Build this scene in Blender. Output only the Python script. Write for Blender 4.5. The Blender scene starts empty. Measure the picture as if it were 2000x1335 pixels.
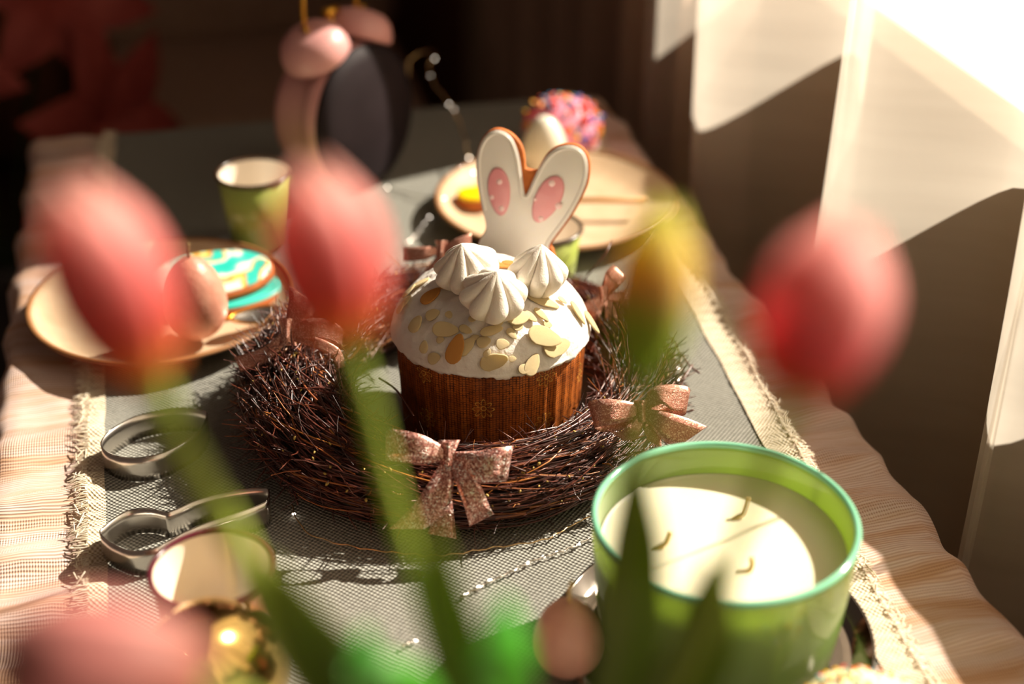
import bpy, bmesh, math, random
from mathutils import Vector, Matrix, noise
R = random.Random(7)
PI = math.pi
sc = bpy.context.scene
COL = sc.collection
TT = 0.75                                   # table top height; heights below are given above the table top

# ------------------------------------------------------------------ camera, light, exposure
FPX, PITCH, YAW, CH = 2870.0, math.radians(30.43), math.radians(12.94), 0.55
CAM = Vector((0, 0, TT + CH))
FW = Vector((math.sin(YAW)*math.cos(PITCH), math.cos(YAW)*math.cos(PITCH), -math.sin(PITCH)))
RT = Vector((math.cos(YAW), -math.sin(YAW), 0))
UP = RT.cross(FW)
cd = bpy.data.cameras.new('camera'); cam = bpy.data.objects.new('camera', cd); COL.objects.link(cam)
cam.location = CAM
cam.rotation_euler = (math.radians(90) - PITCH, 0, -YAW)
cd.sensor_width = 36; cd.lens = FPX*36/2000; cd.clip_start = 0.02
cd.dof.use_dof = True; cd.dof.focus_distance = 0.895; cd.dof.aperture_fstop = 2.8
sc.camera = cam
w = bpy.data.worlds.new('world'); sc.world = w; w.use_nodes = True
w.node_tree.nodes['Background'].inputs[0].default_value = (0.95, 0.64, 0.48, 1)
w.node_tree.nodes['Background'].inputs[1].default_value = 0.08
SAZ, SEL = math.radians(72), math.radians(39)
SUND = Vector((math.sin(SAZ)*math.cos(SEL), math.cos(SAZ)*math.cos(SEL), math.sin(SEL)))
sl = bpy.data.lights.new('sun', 'SUN'); so = bpy.data.objects.new('sun', sl); COL.objects.link(so)
sl.energy = 18.5; sl.color = (1.0, 0.88, 0.74); sl.angle = math.radians(0.6)
so.rotation_euler = SUND.to_track_quat('Z', 'Y').to_euler(); so.location = (3, 1, 3)
al = bpy.data.lights.new('window_daylight', 'AREA'); ao = bpy.data.objects.new('window_daylight', al); COL.objects.link(ao)
al.shape = 'RECTANGLE'; al.size = 1.9; al.size_y = 1.1; al.energy = 0.5; al.color = (1.0, 0.95, 0.88)
ao.location = (1.15, 0.5, TT + 0.85); ao.rotation_euler = (0, math.radians(90), 0)
vs = sc.view_settings
vs.view_transform = 'Standard'; vs.look = 'None'; vs.gamma = 1; vs.exposure = 0.2; vs.use_curve_mapping = False

# ------------------------------------------------------------------ placing helpers (points measured in the 2000x1335 frame)
def ray(u, v): return FW*FPX + RT*(u-1000) + UP*(667.5-v)
def at(u, v, h=0.0):
    d = ray(u, v); t = (h-CH)/d.z; return CAM + d*t
def atd(u, v, D):
    return CAM + ray(u, v)*(D/FPX)

# ------------------------------------------------------------------ materials
MATS = {}
def new_mat(name):
    m = bpy.data.materials.new(name); m.use_nodes = True; MATS[name] = m
    return m, m.node_tree, m.node_tree.nodes['Principled BSDF']
def srgb(h):
    c = [int(h[i:i+2], 16)/255 for i in (0, 2, 4)]
    return tuple((x/12.92 if x <= .04045 else ((x+.055)/1.055)**2.4) for x in c) + (1,)
def N(nt, t, **kw):
    n = nt.nodes.new(t)
    for k, v in kw.items(): setattr(n, k, v)
    return n
def L(nt, a, b): nt.links.new(a, b)
def mth(nt, op, a, b=None, c=None):
    n = N(nt, 'ShaderNodeMath', operation=op)
    for i, x in enumerate((a, b, c)):
        if x is None: continue
        if isinstance(x, (int, float)): n.inputs[i].default_value = x
        else: L(nt, x, n.inputs[i])
    return n.outputs[0]
def ramp(nt, fac, stops):
    n = N(nt, 'ShaderNodeValToRGB'); L(nt, fac, n.inputs[0])
    e = n.color_ramp.elements
    while len(e) < len(stops): e.new(0.5)
    for i, (p, c) in enumerate(stops): e[i].position = p; e[i].color = srgb(c) if isinstance(c, str) else c
    return n.outputs[0]
def coords(nt, kind='Object', scale=(1, 1, 1)):
    t = N(nt, 'ShaderNodeTexCoord'); m = N(nt, 'ShaderNodeMapping'); m.inputs['Scale'].default_value = scale
    L(nt, t.outputs[kind], m.inputs[0]); return m.outputs[0]
def noise_t(nt, vec, scale, detail=3, rough=.5):
    n = N(nt, 'ShaderNodeTexNoise'); n.inputs['Scale'].default_value = scale
    n.inputs['Detail'].default_value = detail; n.inputs['Roughness'].default_value = rough
    L(nt, vec, n.inputs['Vector']); return n.outputs['Fac']
def bump(nt, b, h, dist=.001, s=1.0):
    n = N(nt, 'ShaderNodeBump'); n.inputs['Distance'].default_value = dist; n.inputs['Strength'].default_value = s
    L(nt, h, n.inputs['Height']); L(nt, n.outputs[0], b.inputs['Normal']); return n
def mat(name, c1, c2=None, scale=50, rough=.5, metal=0, bmp=0, bscale=None, sss=0, spec=.5, coat=0, stretch=(1, 1, 1)):
    m, nt, b = new_mat(name)
    b.inputs['Roughness'].default_value = rough; b.inputs['Metallic'].default_value = metal
    b.inputs['Specular IOR Level'].default_value = spec
    b.inputs['Coat Weight'].default_value = coat
    vec = coords(nt, 'Object', stretch)
    f = noise_t(nt, vec, scale)
    L(nt, ramp(nt, f, [(.3, c1), (.7, c2 or c1)]), b.inputs['Base Color'])
    if bmp: bump(nt, b, noise_t(nt, vec, bscale or scale*3, 4), bmp)
    if sss:
        b.inputs['Subsurface Weight'].default_value = sss; b.inputs['Subsurface Scale'].default_value = .008
        b.inputs['Subsurface Radius'].default_value = (1, .6, .35)
    return m
def translucent_mat(name, stops, fac=.45, axis='Z', rough=.55, scale=1.0, off=0.0, noise_amt=.15, nstretch=(60, 60, 8)):
    """thin petals and leaves: colour along the generated axis, part of the light passes through"""
    m, nt, b = new_mat(name)
    t = N(nt, 'ShaderNodeTexCoord'); s = N(nt, 'ShaderNodeSeparateXYZ'); L(nt, t.outputs['UV'], s.inputs[0])
    v = s.outputs[axis]
    nz = noise_t(nt, coords(nt, 'Object', nstretch), 3)
    v = mth(nt, 'ADD', v, mth(nt, 'MULTIPLY', mth(nt, 'SUBTRACT', nz, .5), noise_amt))
    col = ramp(nt, v, stops)
    L(nt, col, b.inputs['Base Color']); b.inputs['Roughness'].default_value = rough
    tr = N(nt, 'ShaderNodeBsdfTranslucent'); L(nt, col, tr.inputs[0])
    mx = N(nt, 'ShaderNodeMixShader'); mx.inputs[0].default_value = fac
    L(nt, b.outputs[0], mx.inputs[1]); L(nt, tr.outputs[0], mx.inputs[2])
    L(nt, mx.outputs[0], nt.nodes['Material Output'].inputs[0]); return m
def island_mat(name, stops, rough=.5, spec=.5):
    m, nt, b = new_mat(name)
    g = N(nt, 'ShaderNodeNewGeometry'); L(nt, ramp(nt, g.outputs['Random Per Island'], stops), b.inputs['Base Color'])
    b.inputs['Roughness'].default_value = rough; b.inputs['Specular IOR Level'].default_value = spec
    return m

# woven grey runner
def weave(name, dark, light, pitch, dist, mott=None, rough=.9):
    m, nt, b = new_mat(name)
    t = N(nt, 'ShaderNodeTexCoord'); s = N(nt, 'ShaderNodeSeparateXYZ'); L(nt, t.outputs['Object'], s.inputs[0])
    wob = mth(nt, 'MULTIPLY', noise_t(nt, t.outputs['Object'], 60), pitch*1.2)
    k = PI/pitch
    sx = mth(nt, 'SINE', mth(nt, 'MULTIPLY', mth(nt, 'ADD', s.outputs['X'], wob), k))
    sy = mth(nt, 'SINE', mth(nt, 'MULTIPLY', mth(nt, 'ADD', s.outputs['Y'], wob), k*1.0))
    h = mth(nt, 'MULTIPLY_ADD', mth(nt, 'MULTIPLY', sx, sy), .5, .5)
    big = noise_t(nt, t.outputs['Object'], 260, 3)
    f = mth(nt, 'ADD', mth(nt, 'MULTIPLY', h, .75), mth(nt, 'MULTIPLY', big, .4))
    L(nt, ramp(nt, f, [(.25, dark), (.85, light)]), b.inputs['Base Color'])
    b.inputs['Roughness'].default_value = rough; b.inputs['Specular IOR Level'].default_value = .25
    bump(nt, b, h, dist); return m
weave('runner_grey', '605f59', 'a5a39a', .0017, .0012)
weave('burlap', 'b09a78', 'f0e4d0', .0015, .0008)
mat('thread', 'dcc8aa', 'f4ead8', 300, .9)
# gauze cloth
m, nt, b = new_mat('gauze')
vec = coords(nt, 'Object', (6, 48, 6))
f = noise_t(nt, vec, 1.0, 3, .6)
t = N(nt, 'ShaderNodeTexCoord'); s = N(nt, 'ShaderNodeSeparateXYZ'); L(nt, t.outputs['Object'], s.inputs[0])
wob = mth(nt, 'MULTIPLY', noise_t(nt, coords(nt, 'Object', (14, 60, 10)), 1.0, 2), .006)
sy = mth(nt, 'SINE', mth(nt, 'MULTIPLY', mth(nt, 'ADD', s.outputs['Y'], wob), 2*PI/.0024))
sx = mth(nt, 'SINE', mth(nt, 'MULTIPLY', s.outputs['X'], 2*PI/.0016))
band = ramp(nt, noise_t(nt, coords(nt, 'Object', (2, 55, 2)), 1.0, 1), [(.45, (0, 0, 0, 1)), (.6, (1, 1, 1, 1))])
hh = mth(nt, 'ADD', mth(nt, 'MULTIPLY', sy, .6), mth(nt, 'MULTIPLY', mth(nt, 'MULTIPLY', sx, .5), band))
c0 = ramp(nt, f, [(.36, 'cda486'), (.45, 'dabaa8'), (.54, 'e2ccc4'), (.66, 'd6b8a4')])
dk = N(nt, 'ShaderNodeMix', data_type='RGBA', blend_type='MULTIPLY'); dk.inputs[0].default_value = 1
L(nt, c0, dk.inputs[6]); L(nt, ramp(nt, mth(nt, 'MULTIPLY_ADD', hh, .35, .5), [(.05, 'c6a68c'), (.6, 'ffffff')]), dk.inputs[7])
L(nt, dk.outputs[2], b.inputs['Base Color']); b.inputs['Roughness'].default_value = .85; b.inputs['Specular IOR Level'].default_value = .2
bump(nt, b, hh, .0004)
# sheer curtain
m, nt, b = new_mat('sheer')
b.inputs['Base Color'].default_value = srgb('d6cabc'); b.inputs['Roughness'].default_value = .9
b.inputs['Specular IOR Level'].default_value = .1
tl = N(nt, 'ShaderNodeBsdfTranslucent'); tl.inputs[0].default_value = srgb('e0d6c8')
tp = N(nt, 'ShaderNodeBsdfTransparent')
m1 = N(nt, 'ShaderNodeMixShader'); m1.inputs[0].default_value = .7
L(nt, b.outputs[0], m1.inputs[1]); L(nt, tl.outputs[0], m1.inputs[2])
m2 = N(nt, 'ShaderNodeMixShader')
rib = noise_t(nt, coords(nt, 'Object', (3, 3, 30)), 1.0, 3)
L(nt, mth(nt, 'MULTIPLY_ADD', rib, .2, .50), m2.inputs[0])
L(nt, m1.outputs[0], m2.inputs[1]); L(nt, tp.outputs[0], m2.inputs[2])
L(nt, m2.outputs[0], nt.nodes['Material Output'].inputs[0])
# pane
m, nt, b = new_mat('pane')
tp = N(nt, 'ShaderNodeBsdfTransparent'); tp.inputs[0].default_value = (.97, .98, .97, 1)
gl = N(nt, 'ShaderNodeBsdfGlossy'); gl.inputs['Roughness'].default_value = .03
mx = N(nt, 'ShaderNodeMixShader'); mx.inputs[0].default_value = .05
L(nt, tp.outputs[0], mx.inputs[1]); L(nt, gl.outputs[0], mx.inputs[2]); L(nt, mx.outputs[0], nt.nodes['Material Output'].inputs[0])
mat('drape', 'a08470', 'b0937c', 8, .9)
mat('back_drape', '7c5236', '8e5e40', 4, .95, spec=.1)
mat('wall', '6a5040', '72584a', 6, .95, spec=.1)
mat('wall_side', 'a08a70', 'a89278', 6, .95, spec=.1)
mat('sill', 'f2ead8', 'f6efe0', 10, .5)
mat('floorwood', '2a1a10', '3c2616', 8, .5, stretch=(6, .6, 1))
mat('tablewood', '4a3020', '5e3e28', 12, .5, stretch=(8, 1, 1))
mat('taupe_cloth', '9a7e6a', 'aa8e7a', 90, .95, bmp=.001, spec=.1)
mat('lily_petal', '9a3a34', 'b85248', 20, .7)
mat('lily_stem', '2c3a14', '3c4a1a', 20, .6)
mat('floor_vase', '2a2420', '3a322c', 20, .35)
mat('twig_bud', 'a98a3a', 'c2a75a', 200, .6)
island_mat('twig', [(0, '28120e'), (.35, '421e18'), (.6, '5c2c22'), (.84, '743a28'), (.95, 'a05a2c'), (1, 'c07c3a')], .34, .8)
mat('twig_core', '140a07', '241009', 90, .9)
mat('cream_icing', 'f2ece6', 'eae2da', 120, .40, bmp=.0022, bscale=105, sss=.05)
mat('meringue', 'f6eee2', 'f0e6d8', 90, .55, bmp=.00025, bscale=900, sss=.08)
mat('almond', 'f6deae', 'ecc88a', 160, .55, bmp=.0003, bscale=700, sss=.15)
mat('almond_toast', 'eaa850', 'd98a35', 120, .55, bmp=.0003, bscale=700)
mat('biscuit', 'c06a22', 'a9541a', 120, .75, bmp=.0005, bscale=900)
mat('white_glaze', 'ece3d6', 'f0e8dc', 60, .32, sss=.2, coat=.2)
mat('pink_glaze', 'e8969a', 'ee a0a2'.replace(' ', ''), 80, .3, sss=.2, coat=.3)
mat('dot_glaze', 'f4cfcb', 'f6d6d2', 80, .35)
mat('stoneware', 'c9ad8c', 'd6bd9e', 60, .3, coat=.35)
mat('stone_rim', '8a5e38', '9c6c42', 60, .4, coat=.2)
mat('enamel_white', 'ecdfce', 'f2e8da', 30, .2, coat=.5)
mat('enamel_green', '9aa850', 'a8b45c', 30, .25, coat=.5)
mat('enamel_rose', 'b5765e', 'c08870', 30, .3, coat=.5)
mat('rim_burgundy', '4a1020', '5a1628', 30, .2, coat=.6)
mat('rim_dark', '3a2a1e', '46301f', 30, .25, coat=.5)
mat('steel', 'cfc8c0', 'ddd6ce', 30, .26, metal=1)
mat('silver_tray', '8c847c', '989088', 30, .07, metal=1)
mat('gold', 'd9b56a', 'e2c27a', 30, .14, metal=1)
mat('gold_wire', 'd69a3a', 'e0a848', 60, .3, metal=1)
mat('copper_wire', 'e0b880', 'ecca98', 60, .28, metal=1)
mat('silver_wire', 'd8ccc0', 'e6dcd0', 60, .25, metal=1)
mat('wax', 'ece4c4', 'f0e8ca', 30, .5, sss=.2)
mat('wick', 'e0bc7c', 'ecca90', 300, .8)
mat('egg_wax', 'c98e78', 'b87a66', 90, .42, bmp=.0004, bscale=260, sss=.15)
mat('egg_wax_lit', 'ecb4a0', 'e0a492', 90, .42, bmp=.0004, bscale=260, sss=.15)  # paler copy of the egg wax; light missing beside the jar is painted in
mat('egg_wick', '6a5028', '7a5e30', 300, .8)
mat('clock_pink', 'd29694', 'd8a09c', 30, .4, coat=.2)
mat('clock_face', '1c1216', '241a1e', 30, .65, spec=.2)
mat('yellow_glaze', 'f4c400', 'fad21a', 40, .3, coat=.3)
mat('pink_icing', 'e88ea8', 'ee9cb4', 40, .4, sss=.2)
mat('lemon_icing', 'f6ecb8', 'faf2c8', 40, .4, sss=.2)
mat('bun', 'a8682c', 'bc7a38', 60, .8, bmp=.0006)
mat('wood_light', 'c08c54', 'cc9a60', 40, .6, stretch=(30, 4, 4))
for n_, c_ in dict(spr_red='e23a22', spr_blue='1f86b0', spr_yellow='f6b800', spr_white='f4f0e0', spr_orange='f07a20', spr_purple='6a5ab0', spr_green='2e9c86').items(): mat(n_, c_, c_, 10, .35)
mat('porcelain', 'eee6d2', 'f2ecdc', 20, .2, coat=.4)
m, nt, b = new_mat('led'); b.inputs['Emission Color'].default_value = (1, .86, .7, 1); b.inputs['Emission Strength'].default_value = 6.0
b.inputs['Base Color'].default_value = (1, .95, .85, 1); b.inputs['Roughness'].default_value = .05
# glitter ribbon
m, nt, b = new_mat('glitter_ribbon')
vo = N(nt, 'ShaderNodeTexVoronoi'); vo.inputs['Scale'].default_value = 1150; L(nt, coords(nt), vo.inputs['Vector'])
ss = N(nt, 'ShaderNodeSeparateColor'); L(nt, vo.outputs['Color'], ss.inputs[0])
L(nt, ramp(nt, ss.outputs[0], [(0, '8c5248'), (.5, 'c88c80'), (.8, 'f0c4b8'), (1, 'fffaf4')]), b.inputs['Base Color'])
L(nt, ramp(nt, ss.outputs[1], [(.3, (.25, .25, .25, 1)), (.6, (.9, .9, .9, 1))]), b.inputs['Metallic'])
b.inputs['Roughness'].default_value = .33
bump(nt, b, ss.outputs[2], .0015)
# satin-ish bow weave with a fine metallic warp
m, nt, b = new_mat('lurex_ribbon')
vo = N(nt, 'ShaderNodeTexVoronoi'); vo.inputs['Scale'].default_value = 1700; L(nt, coords(nt), vo.inputs['Vector'])
ss = N(nt, 'ShaderNodeSeparateColor'); L(nt, vo.outputs['Color'], ss.inputs[0])
L(nt, ramp(nt, ss.outputs[0], [(0, 'b07260'), (.7, 'd09480'), (1, 'f6d2c0')]), b.inputs['Base Color'])
b.inputs['Metallic'].default_value = .6; b.inputs['Roughness'].default_value = .38
bump(nt, b, ss.outputs[2], .0005)
# green glass
m, nt, b = new_mat('green_glass')
b.inputs['Base Color'].default_value = srgb('a4be80'); b.inputs['Roughness'].default_value = .12
b.inputs['Coat Weight'].default_value = .6; b.inputs['Coat Roughness'].default_value = .04
tl = N(nt, 'ShaderNodeBsdfTranslucent'); tl.inputs[0].default_value = srgb('c0d068')
tp = N(nt, 'ShaderNodeBsdfTransparent'); tp.inputs[0].default_value = srgb('c6e48c')
a1 = N(nt, 'ShaderNodeMixShader'); a1.inputs[0].default_value = .45; L(nt, b.outputs[0], a1.inputs[1]); L(nt, tl.outputs[0], a1.inputs[2])
a2 = N(nt, 'ShaderNodeMixShader'); a2.inputs[0].default_value = .12; L(nt, a1.outputs[0], a2.inputs[1]); L(nt, tp.outputs[0], a2.inputs[2])
L(nt, a2.outputs[0], nt.nodes['Material Output'].inputs[0])
mat('glass_rim', '7cc6a2', '88d0ae', 20, .12, coat=.7)
# printed paper case
m, nt, b = new_mat('paper_case')
t = N(nt, 'ShaderNodeTexCoord'); s = N(nt, 'ShaderNodeSeparateXYZ'); L(nt, t.outputs['UV'], s.inputs[0])
U_, V_ = s.outputs[0], s.outputs[1]             # metres round the case and up it
base = ramp(nt, noise_t(nt, t.outputs['Object'], 45, 3), [(.3, '8a4414'), (.7, 'c46a20')])
g1 = mth(nt, 'SINE', mth(nt, 'MULTIPLY', U_, 2*PI/.0021)); g2 = mth(nt, 'SINE', mth(nt, 'MULTIPLY', V_, 2*PI/.0017))
nz = noise_t(nt, t.outputs['Object'], 420, 3)
grid = mth(nt, 'ADD', mth(nt, 'MULTIPLY', mth(nt, 'MAXIMUM', g1, g2), .5), mth(nt, 'MULTIPLY', nz, .9))
dkc = N(nt, 'ShaderNodeMix', data_type='RGBA'); L(nt, ramp(nt, grid, [(.6, (0, 0, 0, 1)), (1.0, (1, 1, 1, 1))]), dkc.inputs[0])
L(nt, base, dkc.inputs[6]); dkc.inputs[7].default_value = srgb('4a240e')
pu = mth(nt, 'SUBTRACT', mth(nt, 'FRACT', mth(nt, 'DIVIDE', U_, .0415)), .5)
row = mth(nt, 'FLOOR', mth(nt, 'DIVIDE', U_, .0415))
vv = mth(nt, 'ADD', V_, mth(nt, 'MULTIPLY', mth(nt, 'FRACT', mth(nt, 'MULTIPLY', row, .5)), .034))
pv = mth(nt, 'SUBTRACT', mth(nt, 'FRACT', mth(nt, 'DIVIDE', vv, .034)), .5)
pxm = mth(nt, 'MULTIPLY', pu, .0415); pym = mth(nt, 'MULTIPLY', pv, .034)
rr = mth(nt, 'SQRT', mth(nt, 'ADD', mth(nt, 'MULTIPLY', pxm, pxm), mth(nt, 'MULTIPLY', pym, pym)))
an = mth(nt, 'ARCTAN2', pym, pxm)
pet = mth(nt, 'ADD', .0025, mth(nt, 'MULTIPLY', mth(nt, 'ABSOLUTE', mth(nt, 'COSINE', mth(nt, 'MULTIPLY', an, 4))), .0042))
line = mth(nt, 'LESS_THAN', mth(nt, 'ABSOLUTE', mth(nt, 'SUBTRACT', rr, pet)), .00045)
line2 = mth(nt, 'LESS_THAN', mth(nt, 'ABSOLUTE', mth(nt, 'SUBTRACT', rr, .0016)), .0003)
ln = mth(nt, 'MULTIPLY', mth(nt, 'MAXIMUM', line, line2), .6)
gc = N(nt, 'ShaderNodeMix', data_type='RGBA'); L(nt, ln, gc.inputs[0]); L(nt, dkc.outputs[2], gc.inputs[6]); gc.inputs[7].default_value = srgb('e0b050')
L(nt, gc.outputs[2], b.inputs['Base Color']); b.inputs['Roughness'].default_value = .6; b.inputs['Specular IOR Level'].default_value = .3
# teal marbled icing
m, nt, b = new_mat('teal_icing')
vec = coords(nt, 'Object', (1, 1, 1)); f = noise_t(nt, vec, 42, 1.5)
L(nt, ramp(nt, f, [(0, '18a89a'), (.46, '2fbfb0'), (.53, '5fccbe'), (.56, 'eeead4'), (.61, 'f0ecd8'), (.63, 'dfe060'), (.66, 'e6864e'), (.69, '38bfae')]), b.inputs['Base Color'])
b.inputs['Roughness'].default_value = .3
mat('teal_plain', '22b8a8', '48c8ba', 40, .3, coat=.3)
translucent_mat('tulip_pink', [(0, 'f8c458'), (.10, 'f49c58'), (.24, 'ec6c5c'), (.5, 'f49492'), (.8, 'fcc4bc'), (1, 'fcd4c8')], .6, 'Y')
translucent_mat('tulip_rose', [(0, 'dc8850'), (.12, 'ee8878'), (.3, 'f69ea6'), (.5, 'fcc8c8'), (.9, 'fed8d2'), (1, 'fcccc4')], .68, 'Y')
translucent_mat('tulip_shaded', [(0, 'b06a58'), (.5, 'c07670'), (1, 'c8847c')], .35, 'Y')  # duller pink, the shade on this bloom is put into its colour
translucent_mat('tulip_green', [(0, 'c0dc58'), (.35, 'd4e468'), (.52, 'f2dc98'), (.62, 'f6e284'), (.85, 'f4ec90'), (1, 'e4e880')], .7, 'Y')
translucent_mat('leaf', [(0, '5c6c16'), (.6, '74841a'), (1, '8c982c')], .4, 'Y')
translucent_mat('leaf_lit', [(0, '7ca43c'), (.6, '8ed070'), (1, 'a8e8a0')], .65, 'Y')  # paler leaf copy, sunlight put into the colour of unlit blades
translucent_mat('stem', [(0, '8ca434'), (.6, 'aec048'), (1, 'c4d060')], .25, 'Y')
mat('vase_glaze', 'd8cfc0', 'e2dacc', 20, .25, coat=.4)
mat('iron', '2c2824', '38322c', 30, .5, metal=.6)

# ------------------------------------------------------------------ mesh helpers
def wloc(p):
    v = Vector((0, 0, 0))
    while p is not None: v = v + p.location; p = p.parent
    return v
class MB:
    """collects geometry in world coordinates and links it as one mesh object"""
    def __init__(s): s.v = []; s.f = []; s.uv = {}
    def add(s, vs, fs):
        o = len(s.v); s.v += [Vector(x) for x in vs]; s.f += [tuple(i+o for i in f) for f in fs]; return o
    def grid(s, pts, closed_u=False, closed_v=False, uv=True):
        n, k = len(pts), len(pts[0]); o = len(s.v)
        for i, r in enumerate(pts):
            for j, p in enumerate(r):
                s.v.append(Vector(p))
                if uv: s.uv[len(s.v)-1] = (j/max(1, k-1), i/max(1, n-1))
        for i in range(n if closed_u else n-1):
            for j in range(k if closed_v else k-1):
                i2, j2 = (i+1) % n, (j+1) % k
                s.f.append((o+i*k+j, o+i*k+j2, o+i2*k+j2, o+i2*k+j))
        return o
    def tube(s, pts, r, seg=6, cap=True):
        pts = [Vector(p) for p in pts]; n = len(pts)
        rs = r if isinstance(r, (list, tuple)) else [r]*n
        t = (pts[1]-pts[0]).normalized(); a = t.orthogonal().normalized(); rows = []
        for i, p in enumerate(pts):
            t = (pts[min(i+1, n-1)]-pts[max(i-1, 0)]).normalized()
            a = (a - t*a.dot(t)).normalized(); b = t.cross(a)
            rows.append([p + (a*math.cos(q*2*PI/seg)+b*math.sin(q*2*PI/seg))*rs[i] for q in range(seg)])
        o = s.grid(rows, closed_v=True)
        if cap:
            s.f.append(tuple(o+j for j in range(seg))[::-1]); s.f.append(tuple(o+(n-1)*seg+j for j in range(seg)))
    def lathe(s, prof, c, seg=48, fn=None, close=False, tilt=None):
        c = Vector(c); rows = []
        for (r, z) in prof:
            row = []
            for j in range(seg):
                a = 2*PI*j/seg; rr, zz = fn(r, z, a) if fn else (r, z)
                p = Vector((rr*math.cos(a), rr*math.sin(a), zz))
                if tilt is not None: p = tilt @ p
                row.append(c+p)
            rows.append(row)
        return s.grid(rows, closed_u=close, closed_v=True)
    def box(s, lo, hi):
        x0, y0, z0 = lo; x1, y1, z1 = hi
        s.add([(x0, y0, z0), (x1, y0, z0), (x1, y1, z0), (x0, y1, z0), (x0, y0, z1), (x1, y0, z1), (x1, y1, z1), (x0, y1, z1)],
              [(0, 3, 2, 1), (4, 5, 6, 7), (0, 1, 5, 4), (1, 2, 6, 5), (2, 3, 7, 6), (3, 0, 4, 7)])
    def build(s, name, m, parent=None, smooth=True, bevel=0, solid=0, sub=0, bseg=2, weld=False, auto=None):
        off = wloc(parent)
        me = bpy.data.meshes.new(name); me.from_pydata([v-off for v in s.v], [], s.f)
        if s.uv:
            ul = me.uv_layers.new(name='UV')
            for lp in me.loops: ul.data[lp.index].uv = s.uv.get(lp.vertex_index, (0, 0))
        bm = bmesh.new(); bm.from_mesh(me)
        if weld: bmesh.ops.remove_doubles(bm, verts=bm.verts, dist=1e-5)
        bmesh.ops.recalc_face_normals(bm, faces=bm.faces)
        bm.to_mesh(me); bm.free()
        me.materials.append(MATS[m])
        me.polygons.foreach_set('use_smooth', [smooth]*len(me.polygons)); me.update()
        o = bpy.data.objects.new(name, me); COL.objects.link(o); o.parent = parent
        if solid: q = o.modifiers.new('s', 'SOLIDIFY'); q.thickness = solid; q.offset = 0
        if bevel: q = o.modifiers.new('b', 'BEVEL'); q.width = bevel; q.segments = bseg; q.limit_method = 'ANGLE'; q.angle_limit = math.radians(35)
        if sub: q = o.modifiers.new('u', 'SUBSURF'); q.levels = q.render_levels = sub
        return o
def thing(name, label, cat, loc, group=None):
    o = bpy.data.objects.new(name, None); COL.objects.link(o); o.location = loc; o.empty_display_size = .02
    o['label'] = label; o['category'] = cat
    if group: o['group'] = group
    return o
def tag(o, label, cat, group=None):
    o['label'] = label; o['category'] = cat
    if group: o['group'] = group
    return o
def struct(o): o['kind'] = 'structure'; return o
def catmull(P, n, closed=False):
    P = [Vector(p) for p in P]; out = []; m = len(P)
    for i in range(m if closed else m-1):
        if closed: a, b, c, d = P[(i-1) % m], P[i], P[(i+1) % m], P[(i+2) % m]
        else: a, b, c, d = P[max(i-1, 0)], P[i], P[i+1], P[min(i+2, m-1)]
        for k in range(n):
            t = k/n
            out.append(.5*((2*b)+(c-a)*t+(2*a-5*b+4*c-d)*t*t+(3*b-a-3*c+d)*t**3))
    if not closed: out.append(P[-1])
    return out
def smoothstep(a, b, x):
    t = min(1, max(0, (x-a)/(b-a))); return t*t*(3-2*t)
def Z(h): return TT + h
def nz3(p, s, seed=0): return noise.noise(Vector(p)*s + Vector((seed*13.7, seed*7.1, 3.3)))

# ================================================================== the room
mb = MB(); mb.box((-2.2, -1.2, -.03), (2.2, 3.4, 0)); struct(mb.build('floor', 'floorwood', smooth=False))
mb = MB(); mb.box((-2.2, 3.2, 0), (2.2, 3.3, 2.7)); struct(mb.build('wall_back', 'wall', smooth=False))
SX, SZ = .56, Z(.172)
mb = MB(); mb.box((.60, -1.2, 0), (.95, 3.2, SZ-.03)); mb.box((.66, 1.75, SZ-.03), (.95, 3.2, 2.7)); mb.box((.66, -1.2, SZ-.03), (.95, -.7, 2.7)); mb.box((.66, -.7, 2.35), (.95, 1.75, 2.7))
struct(mb.build('wall_right', 'wall_side', smooth=False))
mb = MB(); mb.box((SX, -.8, SZ-.028), (.88, 1.85, SZ)); struct(mb.build('trim_1', 'sill', smooth=False, bevel=.004))
win = bpy.data.objects.new('window_1', None); COL.objects.link(win); win.location = (.9, .5, SZ); struct(win)
mb = MB(); mb.box((.87, -.7, SZ), (.93, 1.75, SZ+.05)); mb.box((.87, -.7, 2.29), (.93, 1.75, 2.35)); mb.box((.87, -.7, SZ+.05), (.93, -.65, 2.29)); mb.box((.87, 1.70, SZ+.05), (.93, 1.75, 2.29))
mb.build('window_frame', 'sill', win, smooth=False, bevel=.004)
mb = MB(); mb.box((.897, -.65, SZ+.05), (.903, 1.70, 2.29)); mb.build('pane', 'pane', win, smooth=False)

# sheer curtain, deep folds hanging in front of the window and the wall below it
TIPS = [1.29, 1.144, .862, .624, .38, .14, -.10, -.36, -.6]
def sheer_rows():
    path = []
    for i in range(0, len(TIPS)-1):
        y0, y1 = TIPS[i], TIPS[i+1]; n = 36
        for k in range(n):
            q = k/n
            if q < .30: f = (1-math.cos(PI*(q/.30)))/2
            else: f = (1+math.cos(PI*(q-.30)/.70))/2
            yy = y0 + (y1-y0)*(q if q > .3 else q*.9+.03*math.sin(q/.3*PI)*0)
            path.append((.43 + .10*f + .004*math.sin(yy*70+i*2)*f, yy, i))
    return path
path = sheer_rows(); rows = []
for k in range(46):
    z = .03 + k*(2.32-.03)/45
    row = []
    for (x, y, i) in path:
        dx = .004*math.sin(z*3.1+i*1.9) + .002*math.sin(z*9+i*4+y*8)
        row.append((x+dx, y+.012*math.sin(z*1.7+i*2.3), z))
    rows.append(row)
cu = thing('sheer_curtain', 'tall sheer white curtain in deep folds glowing above the window sill', 'curtain', (.55, .4, 0))
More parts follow.
